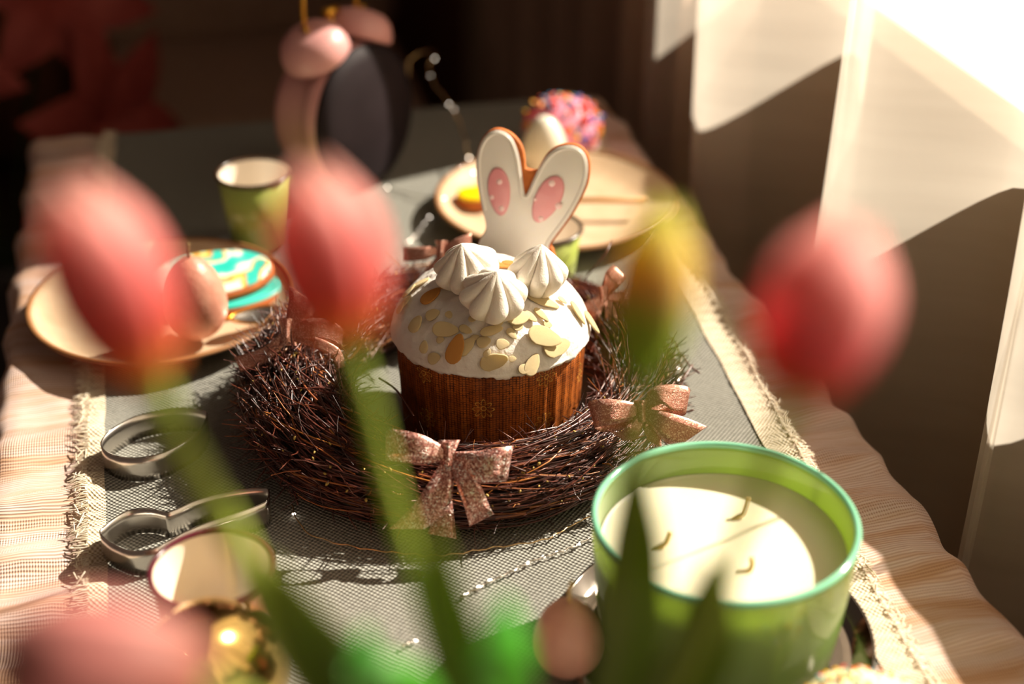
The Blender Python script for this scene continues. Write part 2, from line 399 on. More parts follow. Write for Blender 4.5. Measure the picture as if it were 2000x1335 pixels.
mb = MB(); mb.grid(rows); mb.build('curtain_panel', 'sheer', cu)
mb = MB(); mb.tube([(.50, -.8, 2.335), (.50, 2.6, 2.335)], .012, 10); rod = mb.build('curtain_rod', 'iron'); tag(rod, 'dark metal rod carrying the sheer curtain and the taupe drape', 'rod')
for zz in (-.65, 1.9):
    mb = MB(); mb.box((.495, zz, 2.33), (.66, zz+.02, 2.342)); mb.build('bracket', 'iron', rod, smooth=False)
# opaque drape
dr = thing('taupe_drape', 'heavy taupe drape hanging in folds beyond the far right table corner', 'drape', (.55, 1.9, 0))
rows = []
for k in range(24):
    z = .03 + k*(2.32-.03)/23; row = []
    for j in range(150):
        y = 1.305 + j*.0082
        ph = (y-1.30)/.185
        q = ph % 1.0
        f = (1-math.cos(PI*(q/.7)))/2 if q < .7 else (1+math.cos(PI*(q-.7)/.3))/2
        row.append((.535-.070*(1-f) + .03*(ph/6) + .006*math.sin(z*3+ph*2), y, z))
    rows.append(row)
mb = MB(); mb.grid(rows); mb.build('curtain_panel', 'drape', dr, solid=.004)
# dark back drape
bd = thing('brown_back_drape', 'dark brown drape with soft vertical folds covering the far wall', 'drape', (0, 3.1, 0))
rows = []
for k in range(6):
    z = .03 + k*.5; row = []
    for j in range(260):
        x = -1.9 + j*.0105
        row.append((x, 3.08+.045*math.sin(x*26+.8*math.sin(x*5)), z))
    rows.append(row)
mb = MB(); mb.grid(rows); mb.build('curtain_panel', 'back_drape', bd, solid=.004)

# chair beyond the table
ch = thing('upholstered_chair', 'dim taupe upholstered chair facing the far end of the table', 'chair', (.10, 2.35, 0))
def rbox(lo, hi, name, m, parent, bev, seg=4):
    q = MB(); q.box(lo, hi); return q.build(name, m, parent, bevel=bev, bseg=seg)
rbox((-.13, 2.10, .38), (.36, 2.56, .47), 'seat', 'taupe_cloth', ch, .035)
rbox((-.14, 2.50, .45), (.37, 2.60, 1.0), 'backrest', 'taupe_cloth', ch, .04)
for lx in (-.10, .33):
    for ly in (2.14, 2.52):
        q = MB(); q.tube([(lx, ly, .40), (lx, ly, 0)], [.02, .014], 8); q.build('leg', 'tablewood', ch)
q = MB(); q.tube(catmull([(-.125, 2.09, .455), (.10, 2.075, .462), (.355, 2.09, .455)], 8), .006, 6); q.build('piping', 'taupe_cloth', ch)

# dim red lilies in a floor vase, beyond the far left table corner
fv = thing('floor_vase', 'tall dark floor vase beyond the far left table corner', 'vase', (-.30, 2.05, 0))
q = MB(); q.lathe([(.0, .0), (.07, .0), (.085, .08), (.075, .2), (.045, .28), (.05, .31), (.042, .31), (.037, .28), (.0, .26)], (-.30, 2.05, 0), 32); q.build('body', 'floor_vase', fv)
LIL = [((-.33, 2.02, .63), (-.4, -.8, .35), .16, 'dim red lily nearest the left frame edge, its petals spread wide'),
       ((-.17, 2.03, .70), (.35, -.75, .3), .145, 'dim red lily highest of the five, beside the dark chair'),
       ((-.14, 1.98, .53), (.7, -.6, .05), .17, 'dim red lily hanging lowest over the far table edge'),
       ((-.42, 2.05, .49), (-.6, -.7, .0), .16, 'dim red lily drooping low at the far left'),
       ((-.27, 2.06, .82), (0, -.7, .6), .145, 'dim red lily at the top left corner of the view')]
for (p, d, s_, lb) in LIL:
    p = Vector(p); d = Vector(d).normalized()
    t_ = thing('lily', lb, 'flower', p, 'red lilies in the floor vase')
    q = MB(); q.tube(catmull([(-.30, 2.05, .24), (-.30+(p.x+.3)*.4, 2.05, .24+(p.z-.24)*.5), p - d*.01], 8), .005, 6); q.build('stem', 'lily_stem', t_)
    a = d.orthogonal().normalized(); b_ = d.cross(a)
    for k in range(6):
        an_ = k*PI/3; e = a*math.cos(an_)+b_*math.sin(an_); sd = d.cross(e); rows = []
        for i in range(9):
            tt = i/8; ln_ = s_*tt; cc = p + e*(ln_*math.sin(.45+tt*.9)) + d*(ln_*math.cos(.45+tt*.95)*.9)
            wd = s_*.27*math.sin(PI*min(1, .08+tt*.92))
            rows.append([cc + sd*wd*u_ - d*abs(u_)*wd*.2 for u_ in (-1, -.5, 0, .5, 1)])
        q = MB(); q.grid(rows); q.build('petal', 'lily_petal', t_)

# ================================================================== table, cloth, runner
TX0, TX1, TY0, TY1 = -.146, .403, .12, 1.375
tb = thing('table', 'narrow wooden table under the pinkish cloth and grey runner', 'table', ((TX0+TX1)/2, .75, 0))
q = MB(); q.box((TX0+.004, TY0+.004, TT-.03), (TX1-.004, TY1-.004, TT-.002)); q.build('tabletop', 'tablewood', tb, smooth=False, bevel=.003)
for x in (TX0+.03, TX1-.03):
    for y in (TY0+.04, TY1-.04):
        q = MB(); q.box((x-.02, y-.02, 0), (x+.02, y+.02, TT-.03)); q.build('leg', 'tablewood', tb, smooth=False, bevel=.003)
def clothz(x, y):
    w_ = max(smoothstep(-.062, -.10, x), .8*smoothstep(.345, .385, x))
    for cx_, cy_ in ((-.0385, 1.0), (.2935, 1.108)): w_ *= smoothstep(.078, .118, math.hypot(x-cx_, y-cy_))
    if w_ <= 0: return 0
    ph = y/.088 + .9*math.sin(y*9) + .25*math.sin(x*30) + (x*3.0)
    s_ = (.5+.5*math.sin(2*PI*ph))**1.6
    return w_*(.0062*s_ + .002*nz3((x*2, y, 0), 26))
def edge_dx(y, side):
    return .0035*math.sin(2*PI*y/.093+1.1*math.sin(y*17)+side) + .0018*math.sin(2*PI*y/.041+side*2)
rows = []
for k in range(420):
    y = TY0 + (TY1-TY0)*k/419; row = []
    for j in range(120):
        s_ = -.28 + (.28+ (TX1-TX0) + .28)*j/119      # arc length from left table edge
        W_ = TX1-TX0; r = .010
        if s_ < 0:
            u = -s_
            if u < r*PI/2: a = u/r; x, z = TX0 - r*math.sin(a)+0, -r*(1-math.cos(a))
            else: x, z = TX0-r, -r-(u-r*PI/2)
            x += edge_dx(y, 0)*min(1, u/.02) - .008*math.sin(y*24)*min(1, u/.15)
            z += clothz(TX0, y)
        elif s_ > W_:
            u = s_-W_
            if u < r*PI/2: a = u/r; x, z = TX1 + r*math.sin(a), -r*(1-math.cos(a))
            else: x, z = TX1+r, -r-(u-r*PI/2)
            x += edge_dx(y, 2)*min(1, u/.02) + .010*math.sin(y*30)*min(1, u/.15)
            z += clothz(TX1, y)
        else: x, z = TX0+s_, clothz(TX0+s_, y)
        row.append((x, y, TT+.0008+z))
    rows.append(row)
# end drops
first = [(x, TY0-.006, z-.006) for (x, y, z) in rows[0]]
fd = [[(x, TY0-.010, min(z, z-.02*i)) for (x, y, z) in rows[0]] for i in range(8, 0, -1)]
ld = [[(x, TY1+.008, z-.02*i) for (x, y, z) in rows[-1]] for i in range(1, 12)]
q = MB(); q.grid(fd + rows + ld)
clo = q.build('tablecloth', 'gauze'); tag(clo, 'pinkish beige gauze tablecloth rippling along both long table edges', 'tablecloth')

def xl(y): return -.080 + .004*math.sin(y*5) + .0012*nz3((0, y, 0), 40)
def xr(y):
    return .354 - .030*smoothstep(.98, .45, y) + .001*nz3((5, y, 0), 30)
RY0, RY1 = .2, 1.379
run = thing('table_runner', 'dark grey woven runner with frayed cream burlap borders', 'table runner', (.13, .75, TT))
rows = []
for k in range(330):
    y = RY0+(RY1-RY0)*k/329
    rows.append([(xl(y)+(xr(y)-xl(y))*j/40, y, TT+.0036+clothz(xl(y)+(xr(y)-xl(y))*j/40, y)+.0006*nz3((j*.1, y*7, 1), 1.5)) for j in range(41)])
rows.append([(x, RY1+.004, z-.012) for (x, y, z) in rows[-1]]); rows.append([(x, RY1+.006, z-.12) for (x, y, z) in rows[-1]])
q = MB(); q.grid(rows); q.build('woven_panel', 'runner_grey', run)
for side in (0, 1):
    rows = []
    wv = .0115 if side == 0 else .020
    for k in range(700):
        y = RY0+(RY1-RY0)*k/699; row = []
        for j in range(6):
            f = j/5
            x = (xl(y)+.002 - f*wv) if side == 0 else (xr(y)-.002 + f*wv)
            row.append((x, y, TT+.0046+clothz(x, y)+.0014*math.sin(y*2*PI/.0105+3*nz3((side, y, 0), 60))*f+.0008*nz3((x*9, y, 1), 200)))
        rows.append(row)
    q = MB(); q.grid(rows); q.build('burlap_border', 'burlap', run)
    q = MB(); y = RY0
    while y < 1.37:
        y += .0013 + .0005*R.random()
        x0 = (xl(y)+.003-wv) if side == 0 else (xr(y)-.003+wv)
        sg = -1 if side == 0 else 1
        ln_ = R.uniform(.006, .0125) if side == 0 else R.uniform(.005, .010)
        bend = .004*nz3((side, y, 4), 70)+R.uniform(-.0015, .0015)
        pts = []
        for i in range(5):
            f = i/4; x = x0+sg*ln_*f; yy = y+bend*f*f
            pts.append((x, yy, TT+.0052+clothz(x, yy)+R.uniform(0, .0012)-.002*f))
        q.tube(pts, [.00055, .0005, .00045, .0004, .0002], 4, False)
        if R.random() < .4:                                  # loose warp thread lying along the fringe
            q.tube([(x0+sg*R.uniform(.0, .008), y, TT+.0055+clothz(x0, y)), (x0+sg*R.uniform(.0, .009), y+R.uniform(.004, .010), TT+.006+clothz(x0, y))], .0004, 4, False)
    o = q.build('fringe', 'thread', run); o['kind'] = 'stuff'

# ================================================================== kulich on the nest
CX, CY = .1702, .802
K = thing('easter_cake', 'white iced Easter cake in a brown printed paper case, strewn with almond flakes', 'cake', (CX, CY, TT+.0045))
CB = TT+.0045
q = MB(); rows = []; seg = 240
prof = [(.0, 0), (.0555, 0), (.0572, .001), (.0578, .004), (.0584, .012), (.0590, .022), (.0596, .034), (.0602, .046), (.0609, .062), (.0613, .078), (.0598, .078)]
for (r, z) in prof:
    row = []
    for j in range(seg):
        a = 2*PI*j/seg
        pl = .0011*abs(math.sin(a*21)) + .0009*nz3((math.cos(a)*4, math.sin(a)*4, z*30), 2)
        rr = r - (pl if r > .03 else 0)
        row.append((CX+rr*math.cos(a), CY+rr*math.sin(a), CB+z))
    rows.append(row)
o_ = q.grid(rows, closed_v=True)
for i, (r, z) in enumerate(prof):
    for j in range(seg): q.uv[o_+i*seg+j] = (2*PI*j/seg*.061, z)
q.build('paper_case', 'paper_case', K)
def ice_h(rho, a, fine=True):
    """height of the icing over the case bottom at radius rho"""
    t = min(1, rho/.0635)
    z = .0785 + .034*(1-t**2.6)**.62
    p = (math.cos(a)*rho, math.sin(a)*rho, 0)
    if fine: z += .0030*(.35-abs(nz3((p[0]*1.0+.4*p[1], p[1]*1.5-.3*p[0], 0), 42, 9)))*(1-t**6)
    if fine: z += (.0018*nz3((p[0]+.25*p[1], p[1]*1.3, .01*math.sin(a*2)), 75, 1) + .0012*abs(nz3(p, 130, 2)) + .0005*nz3(p, 330, 5))*(1-t**6)
    return z
def ice_p(rho, a): return Vector((CX+rho*math.cos(a), CY+rho*math.sin(a), CB+ice_h(rho, a)))
q = MB(); rows = []
for i in range(46):
    t = i/45; rho = .0635*math.sin(t*PI/2)
    rows.append([ice_p(rho, 2*PI*j/200) for j in range(200)])
for i in range(1, 10):
    t = i/9; row = []
    for j in range(200):
        a = 2*PI*j/200; fr_ = max(0, math.cos(a-math.atan2(-math.cos(YAW), -math.sin(YAW))))
        dr_ = .0080 - .0045*fr_**1.5 + .0030*nz3((math.cos(a)*3, math.sin(a)*3, 0), 1.7) + .002*nz3((math.cos(a)*9, math.sin(a)*9, 0), 2.2)
        z = ice_h(.0635, a) - dr_*t
        rr = .0635 + .0011*math.sin(t*PI) - .0030*t**3
        rr += .0009*nz3((math.cos(a)*6, math.sin(a)*6, t*2), 3)*t
        row.append((CX+rr*math.cos(a), CY+rr*math.sin(a), CB+z))
    rows.append(row)
q.grid(rows, closed_v=True); q.build('icing', 'cream_icing', K)
def hit_ice(u, v):
    d = ray(u, v).normalized(); t = .6
    while t < 1.4:
        p = CAM + d*t; r_ = math.hypot(p.x-CX, p.y-CY)
        if r_ < .0645 and p.z <= CB + ice_h(r_, math.atan2(p.y-CY, p.x-CX)): return p
        t += .0004
    return None
def ice_n(p):
    a = math.atan2(p.y-CY, p.x-CX); r_ = math.hypot(p.x-CX, p.y-CY); e = .002
    def h(x, y): return ice_h(min(.063, math.hypot(x-CX, y-CY)), math.atan2(y-CY, x-CX), False)
    return Vector((-(h(p.x+e, p.y)-h(p.x-e, p.y))/(2*e), -(h(p.x, p.y+e)-h(p.x, p.y-e))/(2*e), 1)).normalized()
def flake_mesh(m, wr, seed):
    bm = bmesh.new(); n = 18; r_ = random.Random(seed); ring = []
    for k in range(n):
        a = 2*PI*k/n; c_ = math.cos(a)
        x = .5*c_; y = .5*wr*math.sin(a)*(1-.28*c_)*(1+r_.uniform(-.06, .06)); ring.append((x, y))
    lo = [bm.verts.new((x, y, -.035)) for x, y in ring]; hi = [bm.verts.new((x, y, .035)) for x, y in ring]
    inn = [bm.verts.new((x*.9, y*.88, .05)) for x, y in ring]; ct = bm.verts.new((0, 0, .045))
    for k in range(n):
        k2 = (k+1) % n
        bm.faces.new((lo[k], lo[k2], hi[k2], hi[k])); bm.faces.new((hi[k], hi[k2], inn[k2], inn[k])); bm.faces.new((inn[k], inn[k2], ct))
    bm.faces.new(lo[::-1])
    for v in bm.verts: v.co.z += .10*v.co.x*v.co.x*(.5 if seed % 2 else -.6)
    me = bpy.data.meshes.new('almond_flake'); bm.to_mesh(me); bm.free(); me.materials.append(MATS[m])
    me.polygons.foreach_set('use_smooth', [True]*len(me.polygons)); return me
FL = {(m, k): flake_mesh(m, wr, k) for m in ('almond', 'almond_toast') for k, wr in enumerate((.42, .55, .68, .8))}
FLK = [(843, 580, 44, 60, 1, 2), (797, 592, 30, 50, 0, 2), (818, 636, 34, 55, 0, 3), (847, 616, 28, 10, 0, 3), (873, 646, 50, -12, 0, 1), (834, 678, 24, 80, 0, 2),
       (850, 699, 26, 10, 0, 3), (911, 646, 26, -30, 0, 1), (893, 682, 56, 72, 1, 1), (911, 677, 42, 45, 0, 1), (965, 705, 52, 16, 0, 1), (960, 649, 42, 18, 0, 0),
       (945, 668, 26, 15, 0, 3), (981, 673, 24, 0, 0, 3), (1010, 624, 44, 20, 0, 2), (1059, 589, 66, -8, 0, 0), (1055, 618, 34, -45, 0, 0), (1060, 660, 66, -8, 0, 1),
       (1085, 677, 62, 14, 0, 1), (1037, 713, 44, 60, 0, 1), (1024, 722, 26, 20, 0, 2), (1126, 612, 50, -45, 0, 0), (1150, 632, 50, -60, 0, 1), (884, 561, 46, 12, 1, 1), (878, 552, 40, 22, 1, 0),
       (1000, 521, 40, -30, 1, 1), (985, 527, 34, 10, 1, 1), (822, 556, 40, 35, 0, 0), (803, 573, 34, 45, 0, 1), (789, 606, 24, 70, 0, 2), (999, 653, 24, -50, 0, 1), (1034, 622, 28, -40, 0, 1), (974, 633, 22, 60, 0, 2),
       (1068, 635, 18, 0, 0, 3), (1010, 640, 20, 10, 0, 3), (952, 690, 18, 60, 0, 2), (1000, 700, 14, 0, 0, 3), (925, 625, 18, 30, 0, 2), (1040, 578, 26, 10, 0, 1), (862, 664, 16, 0, 0, 3), (1095, 590, 20, -30, 0, 2), (880, 620, 16, -60, 0, 3), (928, 660, 16, 20, 0, 2)]
for fi, (u, v, ln_, ang, toast, k) in enumerate(FLK):
    p = hit_ice(u, v)
    if p is None: continue
    nr = ice_n(p); a = math.radians(ang)
    ax = (RT*math.cos(a)+UP*math.sin(a)); ax = (ax-nr*ax.dot(nr)).normalized(); ay = nr.cross(ax)
    nr2 = (nr + ay*R.uniform(-.12, .12)+ax*R.uniform(-.10, .10)).normalized(); ax = (ax-nr2*ax.dot(nr2)).normalized(); ay = nr2.cross(ax)
    s_ = ln_/3120*1.08
    o = bpy.data.objects.new('almond_flake', FL[('almond_toast' if toast else 'almond', k)]); COL.objects.link(o); o.parent = K
    o.matrix_local = Matrix.Translation(p + nr*(.0014 + .0009*(fi % 3)) - K.location) @ Matrix((ax*s_, ay*s_, nr2*min(s_, .013))).transposed().to_4x4()
    if toast: o['label'] = 'toasted orange almond flake'

# meringues
def meringue(u, v, wd, hgt, tilt, nl, rot, label, dz=0, D=None):
    p = hit_ice(u, v) if D is None else atd(u, v, D)
    base = p - Vector((0, 0, .003)) + Vector((0, 0, dz))
    t_ = thing('meringue_kiss', label, 'meringue', base, 'meringue kisses on the cake')
    q = MB(); rows = []
    M_ = Matrix.Rotation(tilt[0], 3, RT) @ Matrix.Rotation(tilt[1], 3, Vector((FW.x, FW.y, 0)).normalized())
    n = 30
    for i in range(n+1):
        t = i/n
        r = math.sin(PI*min(1, (.10+t*.95)))**.6 if t < .42 else (math.sin(PI*(.10+.42*.95))**.6)*(1-((t-.42)/.58)**1.55)
        if t >= .42: r = r*(1-.10*math.sin(PI*(t-.42)/.58)**2)
        if i == 0: r = .0
        z = hgt*(t**.92)
        row = []
        for j in range(nl*14):
            a = 2*PI*j/(nl*14)
            lobe = abs(math.sin(nl*(a)/2 ))**.55
            amp = .30*min(1, r*1.8)*min(1, t*5+.25)
            rr = wd/2*r*(1-amp+amp*lobe)
            tw = rot + .5*t
            pp = Vector((rr*math.cos(a+tw), rr*math.sin(a+tw), z - (.0016*(1-lobe) if t < .2 else 0)))
            if t > .85: pp += Vector((.0012, .0006, 0))*((t-.85)/.15)
            row.append(base + M_ @ pp)
        rows.append(row)
    q.grid(rows, closed_v=True); q.build('meringue', 'meringue', t_); return t_
meringue(962, 598, .0425, .0335, (math.radians(18), math.radians(3)), 8, .15, 'foremost of three meringue kisses, pointed tip up, in front of the other two')
meringue(920, 546, .0430, .0310, (math.radians(10), math.radians(-12)), 8, .5, 'left rear meringue kiss on the cake, beside the bunny ears')
meringue(1048, 560, .0380, .0335, (math.radians(4), math.radians(3)), 8, .8, 'right rear meringue kiss on the cake, below the right ear')

# ---- flat shapes built from outlines
def to2(pts, fr):                         # local (a right, b up) -> world on the frame plane
    o, A, B, Nn = fr; return [o + A*a + B*b for a, b in pts]
def plate_shape(name, pts, fr, thick, m, parent, bevel=.001, inset=None, lift=0, bseg=3):
    """closed 2d outline extruded along the frame normal, front face puffed"""
    o, A, B, Nn = fr; n = len(pts); mbx = MB()
    fr_ = [o + A*a + B*b + Nn*(lift) for a, b in pts]; bk = [p - Nn*thick for p in fr_]
    i0 = mbx.add(fr_, [tuple(range(n))]); i1 = mbx.add(bk, [tuple(reversed(range(n)))])
    mbx.f = [tuple(range(n)), tuple(n+i for i in reversed(range(n)))] + [(i, (i+1) % n, n+(i+1) % n, n+i)[::-1] for i in range(n)]
    return mbx.build(name, m, parent, bevel=bevel, bseg=bseg)
def px2(pts, D, o):                        # image outline -> metres in the plane square to the view through o
    out = []
    for (u, v) in pts:
        p = atd(u, v, D)-o; out.append((p.dot(RT), p.dot(UP)))
    return out

# bunny ear cookie: stands upright behind the meringues
bo = atd(1030, 430, 1.0)
NB = (CAM-bo); NB.z = 0; NB.normalize()
NB = (Matrix.Rotation(math.radians(-9), 3, 'Z') @ NB + Vector((0, 0, .22))).normalized()
AB = Vector((0, 0, 1)).cross(NB).normalized(); BB = NB.cross(AB)
FRB = (bo, AB, BB, NB)
def onplane(u, v):
    d = ray(u, v); t = (bo-CAM).dot(NB)/d.dot(NB); p = CAM+d*t-bo; return (p.dot(AB), p.dot(BB))
def cr(l): return [onplane(700+x/3.3333, 230+y/3.3333) for x, y in l]
def sm2(l, n=4): return [(p.x, p.y) for p in catmull([(a, b, 0) for a, b in l], n, True)]
ice_out = sm2(cr([(800, 1000), (785, 860), (790, 800), (828, 740), (833, 690), (812, 600), (790, 500), (776, 400), (771, 300), (780, 220), (805, 150), (845, 102), (900, 80), (952, 92), (1000, 130), (1030, 190), (1050, 260), (1062, 340), (1073, 420), (1086, 500), (1110, 470), (1140, 400), (1180, 320), (1225, 250), (1280, 203), (1350, 180), (1410, 184), (1457, 212), (1485, 260), (1495, 330), (1483, 420), (1452, 500), (1400, 600), (1340, 690), (1280, 770), (1242, 830), (1238, 900), (1240, 1000)]), 4)
bis_out = sm2(cr([(790, 1040), (775, 870), (782, 800), (822, 740), (827, 690), (805, 600), (783, 500), (769, 400), (764, 300), (774, 215), (800, 142), (842, 92), (902, 70), (975, 92), (1032, 140), (1066, 200), (1080, 270), (1084, 320), (1100, 336), (1160, 342), (1185, 300), (1225, 236), (1280, 192), (1350, 170), (1415, 174), (1466, 205), (1497, 258), (1506, 330), (1495, 425), (1462, 508), (1410, 608), (1348, 700), (1288, 780), (1252, 835), (1270, 880), (1262, 1040)]), 4)
bun = thing('bunny_ear_cookie', 'bunny ear gingerbread cookie with white icing and pink inner ears standing in the cake', 'cookie', bo - BB*.06)
plate_shape('biscuit', bis_out, FRB, .0065, 'biscuit', bun, .0012)
plate_shape('icing', ice_out, FRB, .0022, 'white_glaze', bun, .0010, lift=.0018)
# raised piped border round the ears
bl = ice_out
cx_ = sum(a for a, b in bl)/len(bl)
def inset(l, d):
    out = []; n = len(l)
    for i in range(n):
        a = Vector(l[i-1]+(0,)); b = Vector(l[(i+1) % n]+(0,)); t = (b-a).normalized(); nr = Vector((t.y, -t.x, 0))
        out.append((l[i][0]+nr.x*d, l[i][1]+nr.y*d))
    return out
ins = inset(bl, .0018); ins = ins if abs(ins[40][0]-cx_) < 9 else ins
sel = ins[5*4:36*4]
q = MB(); q.tube([bo+AB*a+BB*b+NB*.0018 for a, b in sel], .0011, 8); q.build('piped_border', 'white_glaze', bun)
def inner(cu, cv, hl, hw, deg, label):
    c_ = onplane(cu, cv); a_ = math.radians(deg); pts = []
    for k in range(32):
        t = 2*PI*k/32; y = hl*math.cos(t); x = hw*math.sin(t)*(1+.12*math.cos(t))
        pts.append((c_[0]+x*math.cos(a_)+y*math.sin(a_), c_[1]-x*math.sin(a_)+y*math.cos(a_)))
    o = plate_shape('inner_ear', pts, FRB, .003, 'pink_glaze', bun, .0012, lift=.0034, bseg=4); o['label'] = label
    return o
i1 = inner(976, 373, .0166, .0076, -7, 'pink puffed inner ear on the left, with pale dots')
i2 = inner(1070, 388, .0176, .0086, 24, 'pink puffed inner ear on the right, with pale dots')
for (u, v, s_, par) in ((977, 353, 6, i1), (962, 383, 5, i1), (981, 405, 6, i1), (1079, 356, 7, i2), (1046, 387, 4, i2), (1058, 425, 6, i2), (1092, 400, 7, i2)):
    c_ = onplane(u, v); r_ = s_/2900; q = MB(); ctr = bo+AB*c_[0]+BB*c_[1]+NB*.0033
    q.grid([[ctr + (AB*math.cos(a)+BB*math.sin(a))*r_*math.sin(t) + NB*.0006*math.cos(t) for a in [2*PI*j/12 for j in range(12)]] for t in (0.01, .5, 1.0, 1.57)], closed_v=True)
    q.build('dot', 'dot_glaze', par)

# ================================================================== twig nest
NX, NY = .159, .817
FA = math.atan2(-math.cos(YAW), -math.sin(YAW))          # direction towards the viewer
def ringp(a):
    """ring centre radius and tube radii (radial, vertical) at angle a"""
    d = (a-FA+PI) % (2*PI) - PI                                 # 0 front, + to the right side of frame, - left
    fr = math.exp(-(d/1.0)**2); lf = math.exp(-((d+1.5)/.75)**2)
    rg = math.exp(-((d-1.2)/.8)**2)
    tr = .0265 - .0010*fr + .0080*lf - .003*rg; tv = .0250 - .0025*fr + .0080*lf - .002*rg
    l2 = math.exp(-((d+.85)/.5)**2)
    outer = .144 - .006*fr + .003*lf - .010*rg + .007*l2; tr += .004*l2
    return outer-tr, tr, tv
def nest_pt(a, k, ph, lift=0):
    R0, tr, tv = ringp(a)
    r_ = R0 + tr*k*math.cos(ph); z = tv*.98 + tv*k*math.sin(ph)
    return Vector((NX+r_*math.cos(a), NY+r_*math.sin(a), TT+.0045+max(.0008, z)+lift))
nest = thing('twig_nest', 'round nest wreath of dark reddish brown twigs circling the Easter cake', 'nest', (NX, NY, TT+.0045))
def twig_pts(long=True, r_=R):
    a0 = r_.uniform(0, 2*PI); ph0 = r_.uniform(-.9, PI+.9) ; k0 = math.sqrt(r_.uniform(.25, 1.12))
    d = (a0-FA+PI) % (2*PI) - PI; messy = math.exp(-((d+1.7)/.8)**2)
    span = r_.uniform(.5, 1.3)*(1 if long else .4)*(1-.45*messy)*r_.choice((-1, 1))
    dph = r_.uniform(-.9, .9)*(1+.6*messy); dk = r_.uniform(-.25, .22) ; n = 11 if long else 7
    w1, w2 = r_.uniform(.0006, .0018), r_.uniform(2, 5); s1 = r_.uniform(0, 6); pts = []
    for i in range(n):
        f = i/(n-1); p = nest_pt(a0+span*f, k0+dk*f, ph0+dph*f)
        p += Vector((math.sin(f*w2*2+s1), math.cos(f*w2*2.3+s1), math.sin(f*w2*1.7+s1*2)))*w1
        if f > .75 and messy > .3 and r_.random() < .5: p += Vector((r_.uniform(-1, 1), r_.uniform(-1, 1), r_.uniform(0, 1)))*.002
        p.z = max(p.z, TT+.0055); pts.append(p)
    if not clear(pts): return None
    return pts
def clear(pts):
    for p in pts:
        if math.hypot(p.x-CX, p.y-CY) < .0628 and p.z < TT+.075: return False
    return True
cnt = 0
while cnt < 290:
    pts = twig_pts(True)
    if not pts: continue
    r0 = R.uniform(.0005, .00105)
    q = MB(); n = len(pts); q.tube(pts, [r0*(1-.55*i/(n-1)) for i in range(n)], 5)
    q.build('twig', 'twig', nest); cnt += 1
q = MB(); cnt = 0
while cnt < 3600:
    pts = twig_pts(R.random() < .55)
    if not pts: continue
    r0 = R.uniform(.0003, .00078); n = len(pts)
    q.tube(pts, [r0*(1-.6*i/(n-1)) for i in range(n)], 4, False); cnt += 1
# short sprigs sticking out
cnt = 0
while cnt < 2000:
    a = R.uniform(0, 2*PI); d = (a-FA+PI) % (2*PI) - PI
    left = math.exp(-((d+1.6)/.8)**2); right = math.exp(-((d-1.6)/.8)**2)
    if R.random() > .10+.9*max(left, right*.7): continue
    ph = R.uniform(-.7, PI+.3) if R.random() < .7 else R.uniform(-.8, .8)
    p = nest_pt(a, .95, ph); R0, tr, tv = ringp(a)
    c_ = Vector((NX+R0*math.cos(a), NY+R0*math.sin(a), TT+tv)); nr = (p-c_).normalized()
    tg = Vector((-math.sin(a), math.cos(a), 0))
    dv = (nr*R.uniform(.15, .9) + tg*R.uniform(-1, 1) + Vector((0, 0, R.uniform(-.4, .5)))).normalized(); ln_ = R.uniform(.006, .022)
    p1 = p+dv*ln_*.5+Vector((R.uniform(-1, 1), R.uniform(-1, 1), R.uniform(-1, 1)))*.0012; p2 = p+dv*ln_
    p1.z = max(p1.z, TT+.006); p2.z = max(p2.z, TT+.006)
    if not clear([p, p1, p2]): continue
    q.tube([p, p1, p2], [.00045, .0004, .0002], 4, False); cnt += 1
o = q.build('fine_twigs', 'twig', nest); o['kind'] = 'stuff'
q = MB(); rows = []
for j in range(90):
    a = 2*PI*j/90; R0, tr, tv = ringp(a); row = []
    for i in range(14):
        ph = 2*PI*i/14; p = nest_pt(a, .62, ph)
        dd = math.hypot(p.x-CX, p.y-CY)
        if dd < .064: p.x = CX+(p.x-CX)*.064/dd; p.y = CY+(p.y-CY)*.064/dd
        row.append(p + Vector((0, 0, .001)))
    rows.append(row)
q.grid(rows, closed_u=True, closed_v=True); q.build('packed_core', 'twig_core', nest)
q = MB()
for _ in range(420):
    a = R.uniform(0, 2*PI); p = nest_pt(a, R.uniform(.95, 1.05), R.uniform(-.5, PI+.3)); r_ = R.uniform(.0005, .001)
    if not clear([p]): continue
    e = Vector((R.uniform(-1, 1), R.uniform(-1, 1), R.uniform(-1, 1))).normalized()*r_*1.6
    q.tube([p-e, p-e*.4, p+e*.4, p+e], [r_*.2, r_, r_*.9, r_*.1], 5, False)
o = q.build('buds', 'twig_bud', nest); o['kind'] = 'stuff'
for n_, pp in enumerate([[(1330, 690, .03), (1345, 712, .034), (1366, 728, .036)], [(1325, 760, .03), (1338, 735, .034), (1352, 712, .036)], [(1318, 800, .02), (1340, 804, .022), (1355, 800, .024)],
                         [(740, 738, .05), (775, 762, .052), (808, 812, .050)], [(480, 792, .02), (468, 795, .03), (458, 792, .03)], [(560, 930, .01), (575, 965, .009), (582, 985, .006)],
                         [(1140, 545, .045), (1180, 500, .07), (1195, 470, .075)]]):
    q = MB(); q.tube(catmull([at(*p_) for p_ in pp], 4), .0007, 5); q.build('twig', 'twig', nest)

